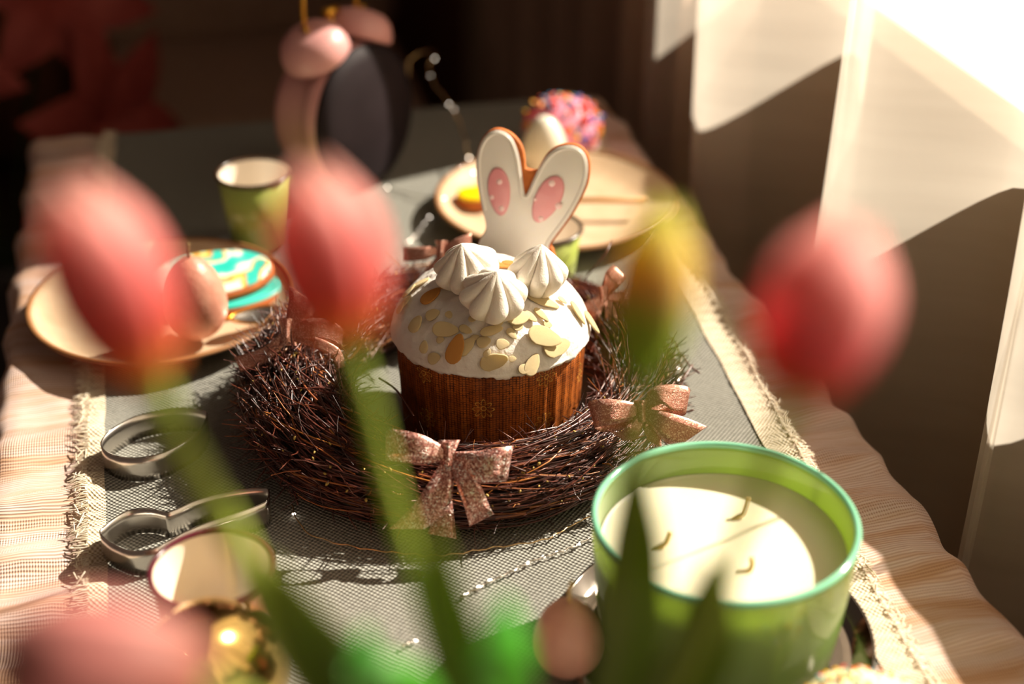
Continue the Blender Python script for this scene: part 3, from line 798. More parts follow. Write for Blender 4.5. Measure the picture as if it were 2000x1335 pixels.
# ================================================================== bows
def strip(name, m, parent, C0, A, B, Cn, rows_, sub=10):
    """ribbon from rows of (edge1, edge2), each edge (right, up, forward) in metres"""
    e1 = catmull([r[0] for r in rows_], sub); e2 = catmull([r[1] for r in rows_], sub); g = []
    for p, q_ in zip(e1, e2):
        g.append([C0 + A*w_.x + B*w_.y + Cn*w_.z for w_ in [p.lerp(q_, t/4) for t in range(5)]])
    qq = MB(); qq.grid(g); return qq.build(name, m, parent, solid=.0004)
def bow(label, u, v, D, s, m, parts, group='glittery pink bows on the nest', dark=None):
    C0 = atd(u, v, D); t_ = thing('ribbon_bow', label, 'bow', C0, group)
    k = s*D/FPX
    for (nm, rows_) in parts:
        rr = [tuple((x*k, -y*k, z*k) for (x, y, z) in r) for r in rows_]
        strip(nm, m, t_, C0, RT, UP, -FW, rr)
    kn = MB(); rows2 = []
    for i in range(9):
        f = i/8; wd = .0046*(1-.35*math.sin(PI*f))*s; zz = (-.5+f)*.013*s
        rows2.append([C0 - FW*.0005 + UP*zz + RT*wd*math.cos(a) - FW*(.0042*s*math.sin(a)) for a in [2*PI*j/16 for j in range(16)]])
    kn.grid(rows2, closed_v=True); kn.build('knot', m, t_)
    return t_
# front bow; offsets in photo pixels from the knot (876,884)
def front_parts():
    return [
     ('loop', [((-4, -12, 6), (-4, 14, 6)), ((-50, -38, 26), (-42, 8, 26)), ((-100, -48, 24), (-98, 10, 24)), ((-118, -40, 6), (-118, 12, 6)), ((-104, -30, -8), (-104, 14, -8)), ((-50, -16, -8), (-50, 20, -8)), ((0, -8, 0), (0, 12, 0))]),
     ('loop', [((6, -4, 6), (6, 20, 6)), ((50, -4, 24), (48, 50, 24)), ((100, -14, 26), (92, 50, 26)), ((122, -16, 10), (110, 52, 10)), ((112, -14, -6), (102, 44, -6)), ((60, -6, -8), (60, 30, -8)), ((2, -4, 0), (2, 12, 0))]),
     ('tail', [((-12, 12, 8), (10, 14, 10)), ((-42, 60, 22), (10, 62, 20)), ((-70, 100, 22), (0, 105, 22)), ((-112, 140, 16), (-44, 140, 18))]),
     ('tail', [((2, 10, 8), (30, 8, 14)), ((14, 50, 26), (58, 48, 24)), ((30, 95, 26), (78, 96, 24)), ((40, 136, 16), (86, 112, 16))]),
     ('tail', [((-14, 60, 2), (4, 60, 2)), ((-26, 110, 6), (10, 110, 6)), ((-40, 150, 6), (16, 160, 6))]),
    ]
bow('rose gold glitter bow on the front of the nest, its tails hanging low', 876, 886, .853, 1.03, 'glitter_ribbon', front_parts() + [('loop', [((-20, -26, -4), (22, -26, -4)), ((-14, -10, 8), (14, -8, 8)), ((-8, 4, 8), (10, 6, 8))])])
# right bow, knot (1248,800)
bow('rose gold bow on the right side of the nest above the green candle jar', 1252, 802, .893, 1.0, 'lurex_ribbon', [
     ('loop', [((-6, -14, 6), (-6, 14, 6)), ((-40, -22, 20), (-50, 24, 22)), ((-80, -24, 20), (-84, 30, 20)), ((-103, -16, 6), (-90, 34, 6)), ((-90, 2, -6), (-70, 42, -6)), ((-40, 2, -6), (-30, 34, -4)), ((0, -6, 0), (0, 10, 0))]),
     ('loop', [((4, -16, 6), (8, 2, 6)), ((22, -46, 12), (40, -14, 18)), ((58, -52, 10), (66, 6, 14)), ((92, -46, 4), (86, 4, 6)), ((90, -30, -8), (80, 10, -6)), ((50, -34, -10), (50, 4, -8)), ((4, -10, 0), (4, 8, 0))]),
     ('tail', [((-8, 8, 8), (8, 14, 8)), ((-26, 26, 18), (-2, 40, 16)), ((-44, 40, 16), (-14, 54, 14)), ((-66, 36, 10), (-34, 58, 10))]),
     ('tail', [((4, -6, 8), (2, 16, 8)), ((50, 2, 22), (26, 40, 22)), ((90, 14, 18), (46, 60, 18)), ((128, 30, 10), (70, 70, 10))]),
     ('tail', [((-2, 12, 4), (14, 18, 4)), ((4, 36, 10), (34, 40, 10)), ((14, 58, 8), (40, 72, 8))]),
])
small = [('loop', [((-4, -8, 4), (-4, 8, 4)), ((-34, -22, 14), (-34, 16, 14)), ((-56, -18, 4), (-54, 18, 4)), ((-34, -8, -6), (-34, 14, -6)), ((0, -6, 0), (0, 8, 0))]),
         ('loop', [((4, -8, 4), (4, 8, 4)), ((34, -24, 14), (34, 12, 14)), ((56, -20, 4), (54, 14, 4)), ((34, -10, -6), (34, 10, -6)), ((0, -6, 0), (0, 8, 0))]),
         ('tail', [((-6, 4, 4), (6, 8, 4)), ((-30, 26, 12), (-8, 36, 12)), ((-50, 40, 8), (-26, 56, 8))]),
         ('tail', [((-4, 8, 4), (8, 4, 4)), ((10, 34, 12), (32, 24, 12)), ((28, 52, 8), (52, 40, 8))])]
def rot_parts(parts, deg, sx=1.0, sy=1.0):
    c_, s_ = math.cos(math.radians(deg)), math.sin(math.radians(deg))
    return [(n, [tuple(((x*c_-y*s_)*sx, (x*s_+y*c_)*sy, z) for (x, y, z) in r) for r in rows_]) for n, rows_ in parts]
bow('pink bow at the back right of the nest, standing on its side', 1180, 578, 1.018, 1.05, 'lurex_ribbon', rot_parts(small, -52, 1.0, 1.0))
bow('pink bow on the left shoulder of the nest, next to the left plate', 562, 648, .945, 1.35, 'lurex_ribbon', [
     ('loop', [((-4, -8, 4), (-4, 10, 4)), ((4, -48, 10), (34, -20, 10)), ((4, -66, 4), (46, -40, 6)), ((22, -48, -6), (44, -24, -6)), ((0, -4, 0), (6, 6, 0))]),
     ('loop', [((4, -6, 4), (4, 8, 4)), ((34, -20, 14), (34, 12, 14)), ((64, -18, 10), (64, 18, 10)), ((80, -4, 2), (78, 24, 2)), ((50, -6, -8), (50, 14, -8)), ((0, -4, 0), (0, 6, 0))]),
     ('tail', [((-6, -2, 4), (2, 10, 4)), ((-34, 22, 10), (-22, 40, 10)), ((-76, 36, 8), (-66, 58, 8))]),
     ('tail', [((2, 2, 4), (4, 12, 4)), ((40, 6, 14), (38, 22, 14)), ((76, 24, 10), (64, 36, 12)), ((84, 50, 4), (72, 54, 6))])])
bow('pink bow at the back left of the nest, behind the left meringue', 862, 488, 1.035, 1.0, 'lurex_ribbon', [
     ('loop', [((-4, -6, 4), (-4, 8, 4)), ((-34, -6, 12), (-34, 20, 12)), ((-74, -4, 4), (-74, 22, 4)), ((-34, 2, -6), (-34, 18, -6)), ((0, -4, 0), (0, 6, 0))]),
     ('loop', [((4, -8, 4), (4, 6, 4)), ((30, -22, 12), (34, 2, 12)), ((58, -32, 6), (58, -8, 6)), ((30, -18, -6), (32, 2, -6)), ((0, -4, 0), (0, 6, 0))]),
     ('tail', [((-4, 4, 4), (6, 6, 4)), ((-20, 26, 8), (0, 30, 8)), ((-36, 44, 6), (-10, 50, 6))])])

# ================================================================== candle jar
def lathe_thing(name, prof, c, m, parent, seg=72, close=False, fn=None): q = MB(); q.lathe(prof, c, seg, fn, close); return q.build(name, m, parent)
JX, JY = .2424, .5655; JB = TT+.0085
tray = thing('silver_tray', 'round silver tray under the green candle jar', 'tray', (JX, JY, TT+.0045))
lathe_thing('dish', [(.0, .0), (.068, .0), (.078, .003), (.0835, .009), (.0848, .0095), (.084, .0082), (.0785, .0015), (.068, -.0003+.0020), (.0, .0020)], (JX, JY, TT+.0048), 'silver_tray', tray)
jar = thing('candle_jar', 'large green glass jar candle with three wicks at the front right', 'candle', (JX, JY, JB))
jo = [(.0, .0), (.055, .0), (.0605, .003), (.0632, .010), (.0655, .030), (.0672, .055), (.0682, .0775), (.0686, .0795)]
ji = [(.0680, .0815), (.0668, .0820), (.0656, .0805), (.0650, .0780), (.0640, .055), (.0622, .030), (.0602, .012), (.055, .007), (.0, .006)]
lathe_thing('glass', jo + [(.0656, .0795), (.0650, .0780), (.0640, .055), (.0622, .030), (.0602, .012), (.055, .007), (.0, .006)], (JX, JY, JB), 'green_glass', jar, 96)
lathe_thing('rim', [(.0686, .0795), (.0690, .0808), (.0684, .0822), (.0670, .0827), (.0657, .0820), (.0653, .0806), (.0656, .0795)], (JX, JY, JB), 'glass_rim', jar, 96, close=True)
def waxh(r, z, a): return r, z + (.0006*math.sin(3*a)*r/.06 if z > .05 else 0)
lathe_thing('wax', [(.0, .0075), (.0545, .0080), (.0595, .0125), (.0618, .030), (.0634, .055), (.0640, .0640), (.0636, .0632), (.0620, .0626), (.040, .0620), (.0, .0618)], (JX, JY, JB), 'wax', jar, 72, fn=waxh)
for pp in ([(1430, 1012), (1440, 1008), (1450, 1003), (1456, 988), (1461, 970)], [(1280, 1070), (1292, 1066), (1302, 1060), (1308, 1046), (1310, 1038)], [(1442, 1116), (1458, 1116), (1466, 1112), (1470, 1100), (1468, 1088)]):
    P0 = at(pp[0][0], pp[0][1], JB-TT+.0622); dep = (P0-CAM).dot(FW); pts = [atd(u, v, dep) for u, v in pp]; pts[0].z = JB+.0612
    q = MB(); q.tube(catmull(pts, 5), .0013, 7); q.build('wick', 'wick', jar)

# ================================================================== cups
def cup(label, c, h, r, m, rim, group='small enamel cups'):
    t_ = thing('enamel_cup', label, 'cup', c, group); x, y, z = c; rb = r*.80
    lathe_thing('body', [(.0, .001), (rb-.003, .001), (rb, .003), (r-.0006, h-.001), (r-.0012, h-.001), (rb-.001, .004), (0, .003)], c, m, t_, 64)
    lathe_thing('lining', [(r-.0013, h-.0008), (rb-.0012+.0004, .006), (rb-.006, .0036), (0, .0034)], c, 'enamel_white', t_, 64)
    lathe_thing('rim', [(r-.0020, h), (r-.001, h+.0012), (r+.0006, h+.0009), (r+.0013, h-.0004), (r+.0004, h-.0018), (r-.0016, h-.0012)], c, rim, t_, 64, close=True)
    return t_
cup('small enamel cup with a burgundy rim and white lining at the front left', (-.0178, .6105, TT+.0042), .0645, .0315, 'enamel_rose', 'rim_burgundy')
cup('small green enamel cup between the left plate and the pink alarm clock', (.0415, 1.109, TT+.0042), .064, .0300, 'enamel_green', 'rim_dark')
cup('small green enamel cup tucked behind the nest, beside the right plate', (.2500, .9830, TT+.0042), .052, .0300, 'enamel_green', 'rim_dark')

# ================================================================== plates and what lies on them
def plate(label, c, r, group='stoneware plates'):
    t_ = thing('stoneware_plate', label, 'plate', c, group)
    def wb(rr, z, a): return rr*(1+.006*math.sin(2*a+1)), z
    lathe_thing('dish', [(0, .0), (r*.62, .0), (r*.74, .0035), (r*.93, .0125), (r-.001, .0170), (r-.0035, .0182), (r*.92, .0150), (r*.78, .0072), (r*.66, .0046), (0, .0042)], c, 'stoneware', t_, 96, fn=wb)
    lathe_thing('rim', [(r-.0042, .0182), (r-.002, .0192), (r+.0002, .0184), (r+.0002, .0168), (r-.0022, .0160)], c, 'stone_rim', t_, 96, close=True, fn=wb); return t_
PL = Vector((-.0385, 1.000, TT+.0044)); plate('beige stoneware plate with teal cookies at the left side of the table', PL, .0985)
PR = Vector((.2935, 1.108, TT+.0044)); plate('beige stoneware plate at the far right behind the bunny ear cookie', PR, .1035)
def egg_prof(h, r, n=22): return [(r*math.sin(PI*i/n)*(1-.13*math.cos(PI*i/n)*-1*-1) if 0 < i < n else 0.0, h*(1-math.cos(PI*i/n))/2) for i in range(n+1)]
def egg(name, label, cat, c, h, r, m, wick=None, group=None, tilt=None, wickm='egg_wick'):
    t_ = thing(name, label, cat, c, group); q = MB()
    pr = []
    for i in range(25):
        a = PI*i/24; pr.append((r*math.sin(a)*(1+.16*math.cos(a)) if 0 < i < 24 else 0, h*(1-math.cos(a))/2))
    T_ = tilt if tilt else Matrix.Identity(3)
    q.lathe(pr, c, 48, tilt=T_); q.build('body', m, t_)
    if wick:
        q = MB(); q.tube([Vector(c)+T_ @ Vector((0, 0, h-.001)), Vector(c)+T_ @ Vector((0, .0005, h+wick*.5)), Vector(c)+T_ @ Vector((.001, 0, h+wick))], .0011, 7); q.build('wick', wickm, t_)
    return t_
e0 = at(388, 660, .012); egg('egg_candle', 'brownish pink egg candle with a dark wick standing on the left plate', 'candle', (e0.x, e0.y, TT+.0135), .0640, .0232, 'egg_wax', .011, 'egg candles')
e1_ = at(1112, 1330, 0); egg('egg_candle', 'pink egg candle with a pale wick in front of the silver tray', 'candle', (e1_.x, e1_.y+.004, TT+.0045), .0470, .0182, 'egg_wax_lit', .013, 'egg candles', wickm='wick')
# teal cookies
def cookie(label, c, rx, ry, rot, th, m, tilt=0, name='iced_cookie', group='teal iced cookies', tax=None):
    t_ = thing(name, label, 'cookie', c, group); M_ = Matrix.Rotation(rot, 3, 'Z')
    if tilt: M_ = Matrix.Rotation(tilt, 3, tax or RT) @ M_
    def outl(k, z):
        return [Vector(c)+M_ @ Vector((rx*k*math.cos(a)*(1+.05*math.cos(a)), ry*k*math.sin(a), z)) for a in [2*PI*j/48 for j in range(48)]]
    q = MB(); q.grid([outl(.01, 0), outl(.97, 0), outl(1, .0015), outl(1, th*.75), outl(.97, th), outl(.01, th)], closed_v=True); q.build('biscuit', 'biscuit', t_)
    q = MB(); q.grid([outl(.93, th-.0004), outl(.95, th+.0008), outl(.92, th+.0020), outl(.8, th+.0023), outl(.4, th+.0022), outl(.01, th+.0022)], closed_v=True); q.build('icing', m, t_)
    return t_
c1 = at(440, 572, .018); cookie('lower teal iced cookie on the left plate, half under the marbled one', (c1.x+.004, c1.y, TT+.0100), .042, .026, .25, .007, 'teal_plain')
c2 = at(405, 530, .03); cookie('upper teal cookie marbled in white, yellow and red on the left plate', (c2.x, c2.y, TT+.0215), .050, .034, .1, .006, 'teal_icing', math.radians(4), 'iced_cookie')
# spoon on the left plate
sp = thing('teaspoon', 'gold edged teaspoon leaning on the rim of the left plate', 'spoon', at(500, 620, .02))
q = MB(); sc_ = at(508, 615, .0245); rows = []
for i in range(9):
    t = i/8; rows.append([sc_ + Vector((.022*t*math.cos(a), .012*t*math.sin(a)*(1+.2*math.cos(a)), .005*(t*t-1))) for a in [2*PI*j/28 for j in range(28)]])
q.grid(rows, closed_v=True); q.build('bowl', 'steel', sp, solid=.0008)
q = MB(); q.tube([sc_ + Vector((.022*math.cos(a), .012*math.sin(a)*(1+.2*math.cos(a)), 0)) for a in [2*PI*j/28 for j in range(29)]], .0009, 6); q.build('bowl_edge', 'gold_wire', sp)
q = MB(); q.tube(catmull([sc_+Vector((-.021, 0, 0)), sc_+Vector((-.035, .004, -.001)), sc_+Vector((-.055, .018, -.004))], 6), [.0016]*6+[.0022]*7, 8); q.build('handle', 'gold_wire', sp)
# right plate
c3 = at(920, 402, .012); cookie('small round yellow iced cookie at the left of the right plate', (c3.x+.004, c3.y+.004, TT+.0125), .017, .015, 0, .008, 'yellow_glaze', name='yellow_cookie', group=None)
c4 = at(1062, 352, .006); egg('polished_egg', 'pale gold polished egg standing on the right plate', 'egg', (c4.x, c4.y, TT+.0095), .058, .0200, 'porcelain')
q = MB(); a_, b_ = at(1085, 392, .0235), at(1262, 392, .0245); q.tube([a_, a_.lerp(b_, .5)+Vector((0, 0, .001)), b_], [.0022, .0026, .003], 8); o = q.build('wooden_stick', 'wood_light'); tag(o, 'thin pale wooden stick lying across the right plate', 'stick')
def sprinkled(name, label, c, r, hz, m, nspr, cols, case, tilt=None, ks=.035):
    t_ = thing(name, label, 'cake', c); T_ = tilt or Matrix.Identity(3)
    q = MB(); q.lathe([(0, 0), (r*.78, 0), (r*.88, case)], c, 48, tilt=T_); q.build('bun', 'bun', t_)
    def dome(t, a): return Vector((r*math.sin(t*PI/2)*(1+.03*math.sin(5*a)) , 0, 0))
    q = MB(); rows = []
    for i in range(16):
        t = i/15*1.12; rr = r*math.sin(min(t, 1.12)*PI/2); zz = case + hz*math.cos(t*PI/2)
        rows.append([Vector(c)+T_ @ Vector((rr*math.cos(a)*(1+.03*math.sin(5*a)), rr*math.sin(a)*(1+.03*math.sin(5*a)), zz)) for a in [2*PI*j/48 for j in range(48)]])
    q.grid(rows, closed_v=True); q.build('icing', m, t_)
    base = {}
    for cc in cols:
        bm = bmesh.new(); bmesh.ops.create_icosphere(bm, subdivisions=1, radius=1); me = bpy.data.meshes.new('sprinkle'); bm.to_mesh(me); bm.free()
        me.materials.append(MATS[cc]); me.polygons.foreach_set('use_smooth', [True]*len(me.polygons)); base[cc] = me
    for _ in range(nspr):
        t = math.acos(1-R.random()*.93); a = R.uniform(0, 2*PI)
        p = Vector(c)+T_ @ Vector((r*math.sin(t)*math.cos(a)*(1+.03*math.sin(5*a)), r*math.sin(t)*math.sin(a)*(1+.03*math.sin(5*a)), case+hz*math.cos(t)+.0004))
        o = bpy.data.objects.new('sprinkle', base[R.choice(cols)]); COL.objects.link(o); o.parent = t_
        o.location = p - t_.location; o.rotation_euler = (R.uniform(0, 6), R.uniform(0, 6), R.uniform(0, 6)); k = r*ks
        o.scale = (k*.8, k*.8, k*R.uniform(.9, 2.2))
    return t_
c5 = at(1085, 270, .022)
sprinkled('pink_sprinkle_bun', 'pink iced bun with coloured sprinkles on the back of the right plate', (c5.x+.006, c5.y, TT+.0165), .0360, .030, 'pink_icing', 150, ['spr_red', 'spr_orange', 'spr_purple', 'spr_yellow', 'spr_blue', 'spr_red'], .014, Matrix.Rotation(math.radians(8), 3, 'X'), .085)
c6 = at(1692, 1370, .06)
sprinkled('sprinkle_cake', 'cream iced cake with bright sprinkles cut off at the lower right', (c6.x, c6.y-.006, TT+.0045), .0400, .028, 'lemon_icing', 290, ['spr_red', 'spr_orange', 'spr_blue', 'spr_yellow', 'spr_white', 'spr_green', 'spr_yellow'], .035)

# gold egg, near left
c7 = at(418, 1325, .03)
TG = Matrix.Rotation(math.radians(14), 3, 'Z') @ Matrix.Rotation(math.radians(62), 3, 'X')
ge = thing('gold_egg_box', 'shiny gold egg with a raised seam lying in front of the burgundy rimmed cup', 'egg', (c7.x, c7.y, TT+.0045))
gc_ = Vector((c7.x, c7.y-.006, TT+.0415)); q = MB(); rows = []
for i in range(33):
    a = PI*i/32; r_ = .0275*math.sin(a)*(1+.14*math.cos(a)); z = -.039*math.cos(a)
    rows.append([gc_+TG @ Vector((r_*math.cos(b_), z, r_*math.sin(b_))) for b_ in [2*PI*j/56 for j in range(56)]])
TG = Matrix.Rotation(math.radians(-16), 3, 'Z') @ Matrix.Rotation(math.radians(38), 3, 'X')
rows = [[gc_+TG @ Vector((.0365*math.sin(PI*i/32)*(1-.12*math.cos(PI*i/32))*math.cos(b_), .0365*math.sin(PI*i/32)*(1-.12*math.cos(PI*i/32))*math.sin(b_), -.046*math.cos(PI*i/32)*-1)) for b_ in [2*PI*j/56 for j in range(56)]] for i in range(33)]
q.grid(rows, closed_v=True); q.build('shell', 'gold', ge)
q = MB(); q.tube([gc_+TG @ Vector((.0372*math.sin(a)*(1-.12*math.cos(a))*-.86, .0372*math.sin(a)*(1-.12*math.cos(a))*.45, .0467*math.cos(a))) for a in [PI*i/40 for i in range(41)]], .0011, 8); q.build('seam', 'copper_wire', ge)

# ================================================================== cookie cutters
def cutter(label, px_, h, group='steel cookie cutters', closed=True, z0=TT+.0045):
    P = [at(u, v, z0-TT+h) for u, v in px_]; Pc = catmull(P, 7, closed)
    c_ = sum(Pc, Vector())/len(Pc); c_.z = z0; t_ = thing('cookie_cutter', label, 'cookie cutter', c_, group)
    q = MB(); q.grid([[Vector((p.x, p.y, z0+h*k)) for p in Pc] for k in (0, .33, .66, 1)], closed_v=closed); q.build('band', 'steel', t_, solid=.0005)
    q = MB(); top = [Vector((p.x, p.y, z0+h)) for p in Pc]; q.tube(top+top[:1], .0004, 6, False); q.build('rolled_edge', 'silver_tray', t_)
    return t_
cutter('oval steel cookie cutter left of the nest', [(197, 866), (218, 838), (270, 811), (345, 797), (398, 803), (402, 818), (385, 845), (340, 874), (300, 889), (255, 894), (215, 886)], .018)
cutter('bunny head shaped steel cookie cutter behind the burgundy rimmed cup', [(150+x/3.467, 950+y/3.467) for x, y in [(155, 305), (200, 258), (262, 208), (340, 165), (420, 149), (500, 149), (575, 166), (620, 172), (700, 142), (800, 96), (950, 50), (1100, 22), (1240, 9), (1298, 22), (1290, 88), (1240, 120), (1120, 165), (980, 210), (870, 248), (790, 282), (720, 312), (660, 346), (600, 377), (540, 410), (440, 432), (350, 430), (270, 400), (200, 360)]], .018)
cutter('round steel cookie cutter mostly hidden behind the burgundy rimmed cup', [(537, 1083), (525, 1062), (490, 1047), (450, 1046), (425, 1060), (430, 1085), (460, 1100), (505, 1102)], .012)

# ================================================================== alarm clock
ck = at(705, 218, .075); CKR = .060
yawc = math.radians(-YAW*57.3*0)
NC = (RT*math.cos(math.radians(34)) - Vector((FW.x, FW.y, 0)).normalized()*math.sin(math.radians(34)) + Vector((0, 0, .04))).normalized()
ZC = (Vector((0, 0, 1)) - NC*NC.z).normalized(); TC = ZC.cross(NC).normalized()      # TC lies in the face plane, horizontal
clk = thing('alarm_clock', 'pink twin bell alarm clock turned sideways with its dark dial to the right', 'alarm clock', (ck.x, ck.y, TT+.0045))
FC = Matrix((TC, ZC, NC)).transposed()
ck = Vector((ck.x, ck.y, TT+.0045+CKR+.006))
def clathe(name, prof, m, seg=64, close=False, origin=None, rot=None):
    q = MB(); q.lathe(prof, origin or ck, seg, None, close, tilt=(rot or FC)); return q.build(name, m, clk)
clathe('case', [(0, -.056), (CKR-.014, -.056), (CKR-.006, -.052), (CKR-.003, -.044), (CKR-.003, -.012)], 'clock_pink')
clathe('bezel', [(CKR-.003, -.014), (CKR+.003, -.013), (CKR+.0045, -.008), (CKR+.0040, .002), (CKR+.0030, .0035), (CKR-.001, .0035), (CKR-.003, .002), (CKR-.008, -.012)], 'clock_pink', close=True)
clathe('dial', [(0, .0145), (CKR*.5, .0135), (CKR*.85, .0105), (CKR+.0035, .0070), (CKR+.0040, .0030), (0, .0030)], 'clock_face')
for sg in (-1, 1):
    rt_ = FC @ Matrix.Rotation(math.radians(-24*sg), 3, 'Z') @ Matrix.Rotation(math.radians(-90), 3, 'X')
    bc = ck + FC @ Vector((0, 0, -.020)) + rt_ @ Vector((0, 0, CKR+.009))
    q = MB(); q.lathe([(0, .0225), (.010, .022), (.020, .0195), (.027, .013), (.030, .004), (.0302, -.002), (.0285, -.004), (.027, .002), (.022, .011), (.010, .017), (0, .018)], bc, 40, tilt=rt_); q.build('bell', 'clock_pink', clk)
    q = MB(); q.tube([bc + rt_ @ Vector((0, 0, -.014)), bc + rt_ @ Vector((0, 0, .026))], .0025, 8); q.build('bell_post', 'gold_wire', clk)
    rt2 = FC @ Matrix.Rotation(math.radians(-152*sg), 3, 'Z') @ Matrix.Rotation(math.radians(-90), 3, 'X')
    q = MB(); q.tube([ck + FC @ Vector((0, 0, -.020)) + rt2 @ Vector((0, 0, CKR-.006)), ck + FC @ Vector((0, 0, -.020)) + rt2 @ Vector((0, 0, CKR+.013))], [.004, .005], 10); q.build('foot', 'gold_wire', clk)
hb = [Vector((-.034, CKR+.024, -.024)), Vector((-.030, CKR+.055, -.024)), Vector((0, CKR+.072, -.024)), Vector((.030, CKR+.055, -.024)), Vector((.034, CKR+.024, -.024))]
q = MB(); q.tube(catmull([ck + FC @ h for h in hb], 8), .0022, 8); q.build('handle', 'gold_wire', clk)
q = MB(); q.tube([ck + FC @ Vector((0, CKR-.004, -.024)), ck + FC @ Vector((0, CKR+.030, -.024))], [.0018, .0024], 8); q.tube([ck + FC @ Vector((-.008, CKR+.030, -.024)), ck + FC @ Vector((.008, CKR+.030, -.024))], .0045, 8); q.build('hammer', 'gold_wire', clk)

# ================================================================== fairy light wires
def wire(label, pts, m, leds=(), r=.0005, n=8):
    c_ = Vector(pts[0]); t_ = thing('fairy_light_wire', label, 'fairy lights', c_, 'fairy light wires')
    P = catmull(pts, n)
    P2 = [p + Vector((math.sin(i*1.3), math.cos(i*1.7), abs(math.sin(i*.9))))*.0006 for i, p in enumerate(P)]
    q = MB(); q.tube(P2, r, 6); q.build('wire', m, t_)
    for p in leds:
        q = MB(); p = Vector(p); q.tube([p-Vector((.0012, 0, 0)), p-Vector((.0006, 0, 0)), p+Vector((.0006, 0, 0)), p+Vector((.0012, 0, 0))], [.0003, .0007, .0007, .0003], 8); q.build('led', 'led', t_)
    return t_
g = .0062
f1 = [at(568, 985, g), at(600, 1040, g), at(690, 1068, g), at(790, 1081, g), at(870, 1084, g), at(960, 1070, g), at(1060, 1055, g), at(1110, 1030, g), at(1155, 1008, g+.001), at(1210, 990, g+.001)]
wire('thin gold wire curving along the table in front of the nest', f1, 'copper_wire', [at(574, 1003, g)], .00045)
f2 = [at(900, 1167, g), at(950, 1140, g), at(1000, 1116, g), at(1050, 1092, g), at(1105, 1075, g), at(1150, 1052, g), at(1200, 1035, g)]
wire('silver wire with tiny lights running from the candle jar towards the grey runner', f2, 'silver_wire', [at(910, 1160, g), at(935, 1145, g), at(957, 1132, g), at(1032, 1098, g), at(1062, 1086, g), at(1088, 1078, g), at(1130, 1062, g)], .0006)
f3 = [at(785, 1262, g), at(800, 1254, g), at(813, 1250, g)]
wire('short end of silver wire lying on the grey runner at the bottom', f3, 'silver_wire', [at(812, 1250, g)], .0005)
f4 = [at(915, 310, .024), atd(905, 260, 1.36), atd(880, 205, 1.37), atd(848, 165, 1.38), atd(838, 130, 1.39), atd(850, 108, 1.40), atd(835, 100, 1.42), atd(800, 120, 1.42), atd(795, 180, 1.41), atd(775, 235, 1.39), atd(735, 290, 1.36), at(700, 330, .006)]
wire('tall loop of wire with lights rising between the clock and the right plate', f4, 'copper_wire', [atd(848, 114, 1.40), atd(840, 148, 1.39), atd(878, 203, 1.37), atd(886, 214, 1.37), at(916, 308, .026)], .0009)
f5 = [at(757, 366, g), at(800, 380, g), at(870, 392, .012), at(868, 388, .02), at(850, 408, g), at(830, 438, g), at(805, 468, g), at(790, 480, g)]
wire('glinting wire with lights between the right plate and the nest', f5, 'silver_wire', [at(757, 366, g), at(868, 387, .022), at(925, 337, .022), at(838, 424, g), at(830, 436, g), at(821, 448, g), at(812, 460, g), at(802, 470, g)], .0007)
f6 = [at(1290, 640, .03), at(1322, 680, .03), at(1330, 720, .03), at(1322, 748, .03), at(1310, 770, .02)]
wire('bright wire end sparkling at the right side of the nest', f6, 'silver_wire', [at(1324, 718, .031), at(1324, 742, .031)], .0008)

# ================================================================== tulips in a vase at the near end
VC = Vector((.075, .315, TT+.0045))
vz = thing('flower_vase', 'pale ceramic vase holding the blurred tulips at the near end of the table', 'vase', VC)
lathe_thing('body', [(0, 0), (.034, 0), (.042, .02), (.043, .06), (.036, .105), (.031, .13), (.033, .145), (.031, .146), (.029, .13), (.034, .104), (.040, .06), (.038, .02), (0, .006)], VC, 'vase_glaze', vz, 48)
def td(u, v, D): return atd(u, v, D-.045*min(1, max(0, (.46-D)/.08)))
def tulip(label, tip, base, D0, D1, wpx, m, stem_px, spin=0., close=.32, sr=.0023, group='tulips in the foreground'):
    T_, B_ = td(tip[0], tip[1], D0), td(base[0], base[1], D1); ax = (T_-B_); Ln = ax.length; ax.normalize()
    a = ax.orthogonal().normalized(); a = (RT-ax*RT.dot(ax)).normalized(); b_ = ax.cross(a); r0 = wpx/2*(B_-CAM).dot(FW)/FPX
    t_ = thing('tulip', label, 'tulip', B_, group)
    for k in range(6):
        inn = k % 2; th0 = spin + k*PI/3; rows = []
        for i in range(17):
            t = i/16; rho = r0*(math.sin(PI*min(1., .10+t*.80))**.62)*(.90 if inn else 1.0)
            if t > .6: rho = rho*(1-(1-close)*((t-.6)/.4)**2*.75)
            hw = math.radians(60)*(1-max(0, (t-.55)/.45)**2.4*.93)*(.7+.3*min(1, t*4))
            rows.append([B_ + ax*(Ln*(t*(.96 if inn else 1.0) - .03*abs(u_)**2*t)) + (a*math.cos(th0+hw*u_)+b_*math.sin(th0+hw*u_))*(rho*(1-.05*u_*u_)+.0004*u_) for u_ in [-1+.25*j for j in range(9)]])
        q = MB(); q.grid(rows); q.build('petal', m, t_, solid=.0006)
    end = VC + Vector((R.uniform(-.006, .006), R.uniform(-.006, .006), .02))
    neck = VC + Vector((R.uniform(-.018, .018), R.uniform(-.016, .016), .140))
    sp_ = [B_+ax*.002] + [td(*p) for p in stem_px] + [neck, end]
    q = MB(); P = catmull(sp_, 8); n = len(P); q.tube(P, [sr]*n, 10); q.build('stem', 'stem', t_)
    return t_
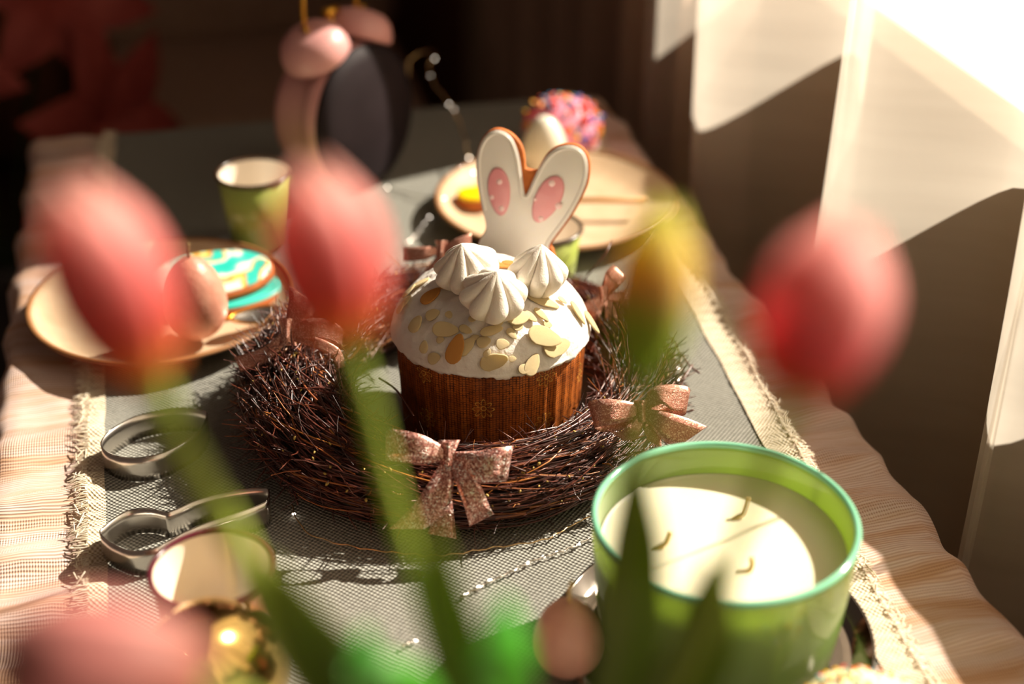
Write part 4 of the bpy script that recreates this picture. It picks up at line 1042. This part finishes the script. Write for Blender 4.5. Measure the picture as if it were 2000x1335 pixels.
def leaf(par, pts, wid, m='leaf', face=None, label=None):
    """blade along spine pts (tip first), widths in metres"""
    P = catmull(pts, 8); n = len(P); rows = []
    for i, p in enumerate(P):
        t = i/(n-1); tg = (P[min(i+1, n-1)]-P[max(i-1, 0)]).normalized()
        f = (face or (CAM-p)).normalized(); sd = tg.cross(f).normalized(); f = sd.cross(tg)
        wv = wid*(.04+.96*math.sin(PI*.5*min(1, t*1.5))**.9)*(1-.35*max(0, t-.6)/.4)
        rows.append([p + sd*wv*u_*.5 + f*(wv*.28*abs(u_)) for u_ in (-1, -.66, -.33, 0, .33, .66, 1)])
    rows.reverse()
    q = MB(); q.grid(rows); o = q.build('leaf', m, par, solid=.0006)
    if label: o['label'] = label
    return o
NK = VC + Vector((0, 0, .138))
t1 = tulip('large blurred pink tulip at the left, its bloom over the left plate', (128, 345), (295, 728), .375, .385, 238, 'tulip_pink', [(335, 830, .39), (400, 950, .40), (470, 1070, .41), (600, 1335, .44)], .4, .42, .0034)
t2 = tulip('blurred pink tulip left of the cake, in front of the nest', (600, 312), (682, 660), .395, .400, 224, 'tulip_pink', [(722, 790, .405), (750, 900, .41), (800, 1080, .42), (880, 1335, .45)], .1, .42)
t3 = tulip('slim yellow green tulip bud right of the cake', (1302, 392), (1256, 735), .395, .40, 160, 'tulip_green', [(1254, 830, .405), (1235, 980, .42), (1180, 1335, .45)], .3, .3)
t4 = tulip('blurred rose tulip at the right in front of the curtain', (1665, 425), (1560, 768), .375, .38, 255, 'tulip_rose', [(1515, 860, .39), (1440, 1060, .41), (1330, 1335, .44)], .2, .5)
t5 = tulip('dusky pink tulip cut off at the lower left corner', (-40, 1275), (400, 1330), .345, .355, 275, 'tulip_shaded', [(560, 1420, .37), (760, 1480, .42)], .5, .4)
leaf(t3, [td(1236, 850, .41), td(1240, 980, .415), td(1238, 1120, .42), td(1215, 1335, .44), NK+Vector((.012, 0, 0))], .0185, 'leaf', label='dark green spear shaped leaf')
leaf(t4, [td(1395, 1090, .42), td(1385, 1180, .425), td(1340, 1335, .44), NK+Vector((.016, .004, 0))], .020, 'leaf')
leaf(t2, [td(845, 1020, .42), td(860, 1140, .425), td(905, 1335, .44), NK+Vector((-.002, .006, 0))], .0150, 'leaf')
leaf(t2, [td(978, 1165, .40), td(985, 1230, .405), td(985, 1335, .42), NK+Vector((.004, .012, 0))], .0165, 'leaf_lit', label='green leaf tip coloured bright as if sunlit')
leaf(t1, [td(520, 1090, .41), td(575, 1200, .42), td(660, 1335, .44), NK+Vector((-.012, .004, 0))], .0190, 'leaf')
leaf(t1, [td(745, 1262, .40), td(760, 1335, .42), NK+Vector((-.006, .010, 0))], .024, 'leaf_lit')
